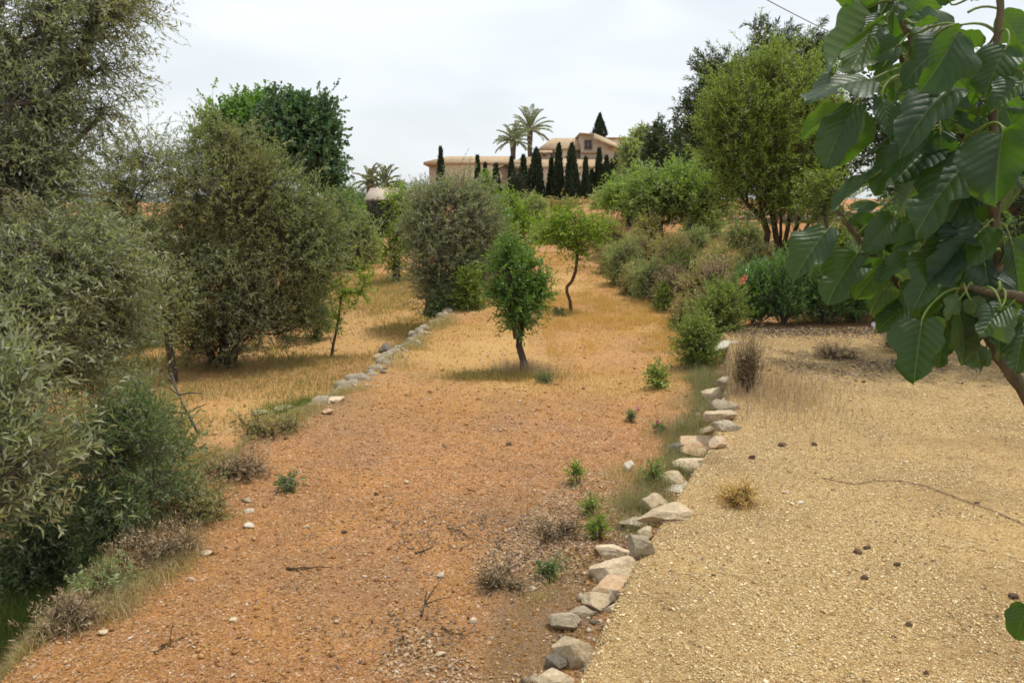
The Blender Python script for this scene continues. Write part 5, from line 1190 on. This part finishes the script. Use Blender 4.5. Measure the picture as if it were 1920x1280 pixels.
litter('yard_litter', 'brown leaf bits scattered over the gravel', 5000, yard(3.3, 16, 1.), .035, .014, 'brown_twig', ns(1.0, -.1, .3, 82))
litter('yard_litter', 'dark dry leaf fragments on the gravel', 1600, yard(3.3, 16, 1.), .035, .018, 'dark_litter', ns(1.3, -.2, .3, 83), .4)
chips('gravel_chips', 'loose tan gravel chips on the far yard', 40000, yard(8.5, 16, 1.1), .018, 'chip_gravel')
chips('stone_rubble', 'small rubble between the edging stones', 420, band(xr, -.35, .12, 3.9, 15), .075, 'chip_rubble', flat=.6)
chips('stone_rubble', 'small rubble of the old left wall', 260, band(xl, -.4, .3, 10, 26), .10, 'chip_rubble', flat=.6)
chips('soil_pebbles', 'earth crumbs and pebbles on the soil strip', 60000, strip(3.2, 11, -.1, 1.0, 1.2), .014, 'chip_soil')
chips('soil_pebbles', 'larger pebbles on the soil strip', 5200, strip(3.2, 13, -.1, 1.0, 1.2), .032, 'chip_soil')
chips('soil_pebbles', 'pebbles on the far strip and lower terrace', 9000, lambda n: (RNG.uniform(-8, 4, n), RNG.uniform(10, 30, n)), .04, 'chip_soil', lambda x, y: (x < xr(y)) * 1.)

# ------------------------------------------------------------------ the fig tree in the right foreground
def figmat(name, c0, c1, vein, trans, tcol, rough=.45):
    m, N, L = newmat(name); b = N['Principled BSDF']; out = N['Material Output']
    def att(k): a = N.new("ShaderNodeAttribute"); a.attribute_name = k; return a.outputs['Fac']
    def ma(op, a, b_=None, clamp=False):
        q = N.new("ShaderNodeMath"); q.operation = op; q.use_clamp = clamp
        for i_, v in enumerate((a, b_)):
            if v is None: continue
            if isinstance(v, (int, float)): q.inputs[i_].default_value = v
            else: L.new(v, q.inputs[i_])
        return q.outputs[0]
    ax, ph, rnd = att('ax'), att('ph'), att('rnd')
    dist = ma('ABSOLUTE', ma('SUBTRACT', ma('FRACT', ph), .5))          # 0 on a side vein, .5 between two
    side = ma('SUBTRACT', 1.0, ma('DIVIDE', dist, .055), True); mid = ma('SUBTRACT', 1.0, ma('DIVIDE', ax, .016), True)
    v_ = ma('MAXIMUM', ma('MULTIPLY', side, .4), mid)
    g = N.new("ShaderNodeNewGeometry"); n = noise(N, L, 22, 5, .6, g.outputs['Position'])
    c = mixc(N, L, rnd, c0, c1); nr = ramp(N, [(.3, (.8, .8, .8)), (.7, (1.18, 1.15, 1.1))]); L.new(n.outputs[0], nr.inputs[0]); c = mixc(N, L, 1., c, nr.outputs[0], 'MULTIPLY')
    cb = mixc(N, L, .5, c, (.13, .18, .075)); c = mixc(N, L, g.outputs['Backfacing'], c, cb)
    vf = ma('MULTIPLY', v_, .6)
    c = mixc(N, L, vf, c, vein); L.new(c, b.inputs['Base Color']); b.inputs['Roughness'].default_value = rough; b.inputs['Specular IOR Level'].default_value = .42
    tr = N.new("ShaderNodeBsdfTranslucent"); tv = mixc(N, L, vf, tcol, (.42, .52, .10)); L.new(tv, tr.inputs[0])
    ms = N.new("ShaderNodeMixShader"); ms.inputs[0].default_value = trans; L.new(b.outputs[0], ms.inputs[1]); L.new(tr.outputs[0], ms.inputs[2]); L.new(ms.outputs[0], out.inputs[0])
    n2 = noise(N, L, 60, 4, .6, g.outputs['Position']); bp = N.new("ShaderNodeBump"); bp.inputs['Strength'].default_value = .5; bp.inputs['Distance'].default_value = .003; L.new(n2.outputs[0], bp.inputs['Height'])
    bp2 = N.new("ShaderNodeBump"); bp2.inputs['Strength'].default_value = .35; bp2.inputs['Distance'].default_value = .004; L.new(ma('POWER', ma('MULTIPLY', dist, 2.0), .5), bp2.inputs['Height']); L.new(bp.outputs[0], bp2.inputs['Normal']); L.new(bp2.outputs[0], b.inputs['Normal'])
    return m
M['fig'] = figmat('fig_leaf', (.006, .022, .009), (.014, .040, .012), (.09, .15, .04), .28, (.16, .36, .015))
NU, NV = 25, 37
def fig_leaf(lobed=.5, fold=.3, curl=.3, seed=0):
    """leaf in its own frame: base at the origin, tip along +y (length 1), upper face +z"""
    rg = np.random.default_rng(seed)
    v = np.linspace(0, 1, NV)[:, None]; u = np.linspace(-1, 1, NU)[None]
    prof = np.interp(v[:, 0], [0, .03, .12, .25, .38, .50, .60, .68, .78, .88, .95, 1], [.02, .20, .34, .43, .46, .44 - .04 * lobed, .40 - .22 * lobed, .36 - .14 * lobed, .30 + .0 * lobed, .20, .11, 0])[:, None]
    asym = 1 + .06 * rg.normal()
    X = u * prof * np.where(u > 0, asym, 1 / asym); Y = v + np.abs(u) ** 1.5 * prof * (.18 - .45 * (1 - v) ** 3) + 0 * u
    # margin waves
    X = X * (1 + .035 * np.sin(v * 30 + rg.random() * 6) * np.abs(u) ** 3)
    ax = np.abs(X); Yv = Y - .78 * ax - .25 * ax ** 2
    ph = Yv * (8.2 - 1.0 * Yv) + .42
    quilt = np.abs(np.sin((ph - .5) * math.pi)) * .005 * np.minimum(1, ax / .06)
    Z = fold * ax * .75 + quilt - curl * (Y ** 2) * .45 - curl * .9 * ax ** 2 + .05 * np.sin(Y * 7 + rg.random() * 6) * u + .03 * np.sin(Y * 12 + rg.random() * 6 + u * 2) * np.abs(u) ** 1.5 + .015 * np.sin(v * 17 + 2) * np.abs(u) ** 2
    Z = Z + rg.normal() * .12 * X * Y
    V = np.stack([X, Y, Z], -1).reshape(-1, 3)
    i = np.arange(NU * NV).reshape(NV, NU); F = np.stack([i[:-1, :-1], i[:-1, 1:], i[1:, 1:], i[1:, :-1]], -1).reshape(-1, 4)
    return V, F, (ax.ravel(), ph.ravel())
def fig_tree():
    stems = [  # (depth, radius, points in the photo)
        (2.12, .034, [(2010, 860), (1945, 770), (1900, 705), (1872, 668), (1850, 630)]),
        (2.30, .020, [(1872, 668), (1800, 650), (1760, 610), (1715, 565), (1660, 505), (1620, 460), (1585, 415), (1568, 396)]),
        (1.98, .022, [(2010, 585), (1920, 558), (1860, 548), (1802, 540)]),
        (2.08, .022, [(1850, 630), (1870, 480), (1866, 330), (1868, 180), (1872, 60), (1880, -60)]),
        (2.10, .017, [(1868, 400), (1800, 285), (1762, 225), (1735, 188)]),
        (2.14, .016, [(1850, 560), (1790, 300), (1720, 130), (1690, 50), (1676, -20)]),
        (2.15, .016, [(1868, 330), (1830, 280), (1802, 252)]),
        (2.45, .012, [(1700, 130), (1680, 90), (1672, 50), (1670, -10)]),
        (2.50, .014, [(1790, 300), (1740, 330), (1690, 360)]),
    ]
    base = np.array([2.45, 2.75, 0.0])
    root = thing('fig_tree', 'fig tree with large glossy leaves hanging into the right foreground', 'fig tree', base)
    acc = Acc(); f0 = np.array(P(2010, 860, 2.12))
    sweep(acc, [base - [0, 0, .1] - base, (base * .5 + f0 * .5) + [.05, 0, .1] - base, f0 - base], [.07, .055, .038], 12, .1)
    cand = []
    for Y, r, pts in stems:
        q = np.array([P(a, b, Y + .02 * i) for i, (a, b) in enumerate(pts)]); q2 = []
        for i in range(len(q) - 1):
            for t in (0, .33, .67): q2.append(q[i] * (1 - t) + q[i + 1] * t)
        q2.append(q[-1]); q2 = np.array(q2); q2[1:-1] += RNG.normal(size=(len(q2) - 2, 3)) * .004
        sweep(acc, q2 - base, np.linspace(r, r * .5, len(q2)) * .72, 9, .1)
        cand += [(q2[i], q2[min(i + 1, len(q2) - 1)] - q2[max(i - 1, 0)]) for i in range(2, len(q2))]
    link('trunk', acc.mesh('trunk', M['bark_fig'], True), root)
    cy = np.array([0, math.cos(PITCH), -math.sin(PITCH)]); rt = np.array([1., 0, 0]); up = np.cross(rt, cy)
    # leaves read off the photo: stalk end, tip, depth, facing (x, y of the upper face's normal towards the camera; >0 = the face tilts right / up), lobes, curl
    LV = [((a0 - 8, b0), (a0 * .05 + a1 * .95 - 10, b0 * .05 + b1 * .95), *q_) for (a0, b0), (a1, b1), *q_ in [((1660, 28), (1548, 120), 2.25, -.2, -.5, .5, .2), ((1645, 150), (1528, 152), 2.15, -.1, .9, .5, .3), ((1618, 190), (1545, 300), 2.10, -.6, .5, .3, .35), ((1616, 200), (1590, 318), 2.14, .7, .5, .3, .3),
          ((1808, 52), (1695, 150), 2.05, -.3, .7, .6, .3), ((1806, 52), (1752, 172), 1.98, .8, .4, .3, .4), ((1806, 48), (1710, 40), 2.2, 0, .8, .5, .3), ((1880, 20), (1935, 90), 2.3, 0, -.6, .5, .2),
          ((1700, -10), (1718, 70), 2.45, .2, -.6, .4, .2), ((1838, 290), (1722, 395), 2.05, -.4, .6, .6, .35), ((1846, 292), (1800, 420), 2.1, .5, .5, .5, .3), ((1890, 238), (1868, 378), 1.95, -.5, .6, .3, .3), ((1897, 240), (1925, 400), 1.97, .6, .5, .3, .3),
          ((1722, 272), (1632, 345), 2.05, -.1, 1.0, .3, .4), ((1655, 325), (1562, 380), 2.08, -.1, 1.2, .3, .4), ((1660, 180), (1690, 260), 2.1, .4, .9, .4, .4), ((1800, 160), (1700, 225), 2.0, -.2, .8, .4, .5), ((1850, 190), (1780, 130), 2.2, .2, -.5, .4, .2),
          ((1566, 424), (1492, 512), 2.3, -.4, .5, .3, .3), ((1620, 470), (1555, 560), 2.3, -.3, .6, .5, .3), ((1668, 480), (1615, 568), 2.25, .5, .5, .4, .3), ((1738, 592), (1722, 712), 2.0, -.1, .8, .6, .2), ((1800, 570), (1840, 690), 2.05, .2, .7, .7, .3), ((1870, 560), (1905, 680), 2.1, .4, .6, .6, .3),
          ((1800, 430), (1690, 450), 2.1, -.3, .6, .5, .3), ((1790, 460), (1720, 560), 2.1, -.1, .7, .6, .3), ((1860, 420), (1760, 520), 2.08, .1, .6, .6, .3), ((1850, 480), (1880, 600), 2.1, .4, .5, .5, .3),
          ((1700, 300), (1640, 350), 2.3, 0, -.6, .4, .2), ((1760, 270), (1690, 330), 2.12, .3, .8, .4, .3), ((1850, 350), (1790, 460), 2.2, 0, .6, .5, .3), ((1720, 480), (1650, 520), 2.2, 0, .8, .4, .3),
          ((1640, 60), (1600, 150), 2.35, .4, -.4, .4, .3), ((1745, 330), (1668, 400), 2.3, .2, -.6, .4, .3), ((1900, 80), (1850, 170), 2.1, -.3, .7, .4, .3), ((1930, 150), (1870, 190), 2.05, 0, .9, .5, .5), ((1780, 200), (1840, 250), 2.25, .2, -.5, .4, .2),
          ((1730, 190), (1770, 250), 2.4, .2, -.7, .4, .2), ((1690, 400), (1630, 470), 2.3, -.2, .5, .4, .3), ((1640, 590), (1700, 545), 2.35, .2, -.6, .4, .2), ((1600, 205), (1505, 238), 2.4, 0, -1.2, .2, .4), ((1940, 1130), (1905, 1200), 2.0, -.5, .5, .3, .3),
          ((1820, 380), (1880, 470), 2.2, .4, .5, .4, .3), ((1900, 440), (1935, 560), 2.1, .4, .5, .5, .3), ((1620, 20), (1570, -30), 2.3, 0, -.6, .3, .2), ((1790, 10), (1770, -60), 2.3, 0, .6, .3, .2), ((1930, 300), (1900, 200), 2.3, 0, .6, .5, .2),
          ((1840, 690), (1800, 640), 2.3, 0, .6, .5, .2), ((1716, 565), (1655, 610), 2.35, 0, .6, .4, .3), ((1690, 530), (1745, 600), 2.2, .3, .6, .5, .3), ((1780, 610), (1765, 690), 2.12, -.4, .6, .6, .3), ((1830, 640), (1868, 700), 2.2, .3, .7, .6, .3), ((1820, 500), (1800, 610), 2.15, -.3, .5, .5, .4), ((1900, 520), (1860, 630), 2.18, .2, .6, .5, .3), ((1760, 430), (1800, 520), 2.2, .3, .6, .5, .3), ((1930, 610), (1915, 690), 2.1, 0, .6, .5, .3)]]
    for q, d in random.sample(cand * 6, 260):     # leaves along the stems behind
        c = np.array(q) - np.array([0, 0, CAMZ]); dep = c @ cy; px = 960 + FPX * (c @ rt) / dep; py = 640 - FPX * (c @ up) / dep
        if py > 660 or px > 1960: continue
        a = random.uniform(-.5, 3.6) if py < 500 else random.uniform(.6, 2.6); l = random.uniform(55, 100)
        tx, ty = px + math.cos(a) * l, py + math.sin(a) * l
        if tx < 1545 + max(0, (py - 350)) * .25 or (ty > 640 and tx < 1720) or ty > 690 or (tx < 1650 and py > 400): continue
        LV.append(((px + math.cos(a) * 25, py + math.sin(a) * 22), (tx, ty), q[1] + random.uniform(-.08, .42), random.uniform(-.6, .6), random.choice([.5, .9, -.6, .3, 1.1, -.9]), random.uniform(.3, .7), random.uniform(.15, .4)))
    n_seen = len(LV)
    for q in range(130):      # the crown above and to the right of the picture
        LV.append(((random.uniform(1.8, 3.8), random.uniform(1.5, 4.0), random.uniform(3.4, 4.6)), None, random.uniform(0, 6.28), 0, .8, random.uniform(.3, .7), random.uniform(.15, .4)))
    up_st = [[P(1879, -50, 2.18), Vector((1.60, 2.32, 3.45)), Vector((1.75, 2.35, 3.7)), Vector((2.1, 2.5, 4.4))], [Vector((2.3, 2.7, 1.2)), Vector((2.4, 2.7, 2.6)), Vector((2.7, 2.9, 4.2))], [Vector((2.4, 2.7, 2.6)), Vector((1.9, 2.9, 3.6)), Vector((1.3, 3.1, 4.1))]]
    bacc = Acc()
    for q in up_st: sweep(bacc, np.array([np.array(v) for v in q]) - base, np.linspace(.016 if len(q) > 3 else .035, .008, len(q)), 8, .1)
    link('branch', bacc.mesh('branch', M['bark_fig'], True), root)
    Vs, Fs, ve, rn, off = [], [], [], [], 0; pet = Acc(); cq = np.array([c[0] for c in cand])
    for k, (b0, t0, Y, tx, ty, lob, cu) in enumerate(LV):
        if t0 is None:
            A = np.array(b0); yv = nrm(np.array([math.cos(Y), math.sin(Y), -.6])); nn = nrm(np.array([0, 0, 1.]) + RNG.normal(size=3) * .3); nn = nrm(nn - yv * (nn @ yv)); xv = np.cross(yv, nn); Ln = random.uniform(.15, .24)
            V, F, vn = fig_leaf(lob, .4, cu, k + 3); Vs.append(A + (V[:, :1] * xv + V[:, 1:2] * yv + V[:, 2:] * nn) * Ln - base); Fs.append(F + off); off += len(V); ve.append(np.stack(vn)); rn.append(np.full(len(V), random.random())); continue
        A = np.array(P(*b0, Y)); A = A + (np.array(P(*t0, Y)) - A) * .08; L2 = np.linalg.norm(np.array(P(*t0, Y)) - A)
        B_ = np.array(P(t0[0], t0[1], Y - .15 * random.uniform(-.4, 1) * L2 / .25)); yv = B_ - A; Ln = np.linalg.norm(yv) * 1.04; yv /= np.linalg.norm(yv)
        toc = nrm(np.array([0, 0, CAMZ]) - A); nn = toc * (1.15 - .45 * abs(ty)) * (1 if ty > 0 else -1) + rt * tx * 1.1 + np.array([0, 0, 1.]) * abs(ty) * 1.1
        nn = nrm(nn - yv * (nn @ yv)); xv = np.cross(yv, nn)
        V, F, vn = fig_leaf(lob, random.uniform(.2, .95), cu * random.uniform(1., 2.2), k + 3)
        wsc = random.uniform(.74, 1.0) * (.6 if ty > 1 else 1)
        W_ = A + (V[:, :1] * xv * wsc + V[:, 1:2] * yv + V[:, 2:] * nn) * Ln
        Vs.append(W_ - base); Fs.append(F + off); off += len(V); ve.append(np.stack(vn)); rn.append(np.full(len(V), random.random()))
        # stalk back to the closest stem
        j = np.argmin(np.linalg.norm(cq - (A - yv * .05), axis=1)); S = cq[j]; dd = S - A; ln = np.linalg.norm(dd)
        if ln > .16: S = A + dd / ln * .16 * random.uniform(.6, 1)
        mid_ = (A + S) / 2 - yv * .015 + np.array([0, 0, .02])
        cp = [S * (1 - t) ** 3 + 3 * (mid_ + np.array([0, 0, .015])) * t * (1 - t) ** 2 + 3 * (A - yv * .03) * t * t * (1 - t) + A * t ** 3 for t in np.linspace(0, 1, 9)]
        sweep(pet, np.array(cp + [A + yv * Ln * .1 + nn * .001]) - base, np.linspace(.0042, .002, 10), 6)
    link('crown', mesh_from('crown', np.concatenate(Vs), [np.concatenate(Fs)], M['fig'], rnd=np.concatenate(rn), extra={'ax': np.concatenate([q[0] for q in ve]), 'ph': np.concatenate([q[1] for q in ve])}, smooth=True), root)
    link('leaf_stalks', pet.mesh('leaf_stalks', simple('fig_stalk', (.20, .24, .06), .5, (.12, .16, .04), 20), True), root)
fig_tree()
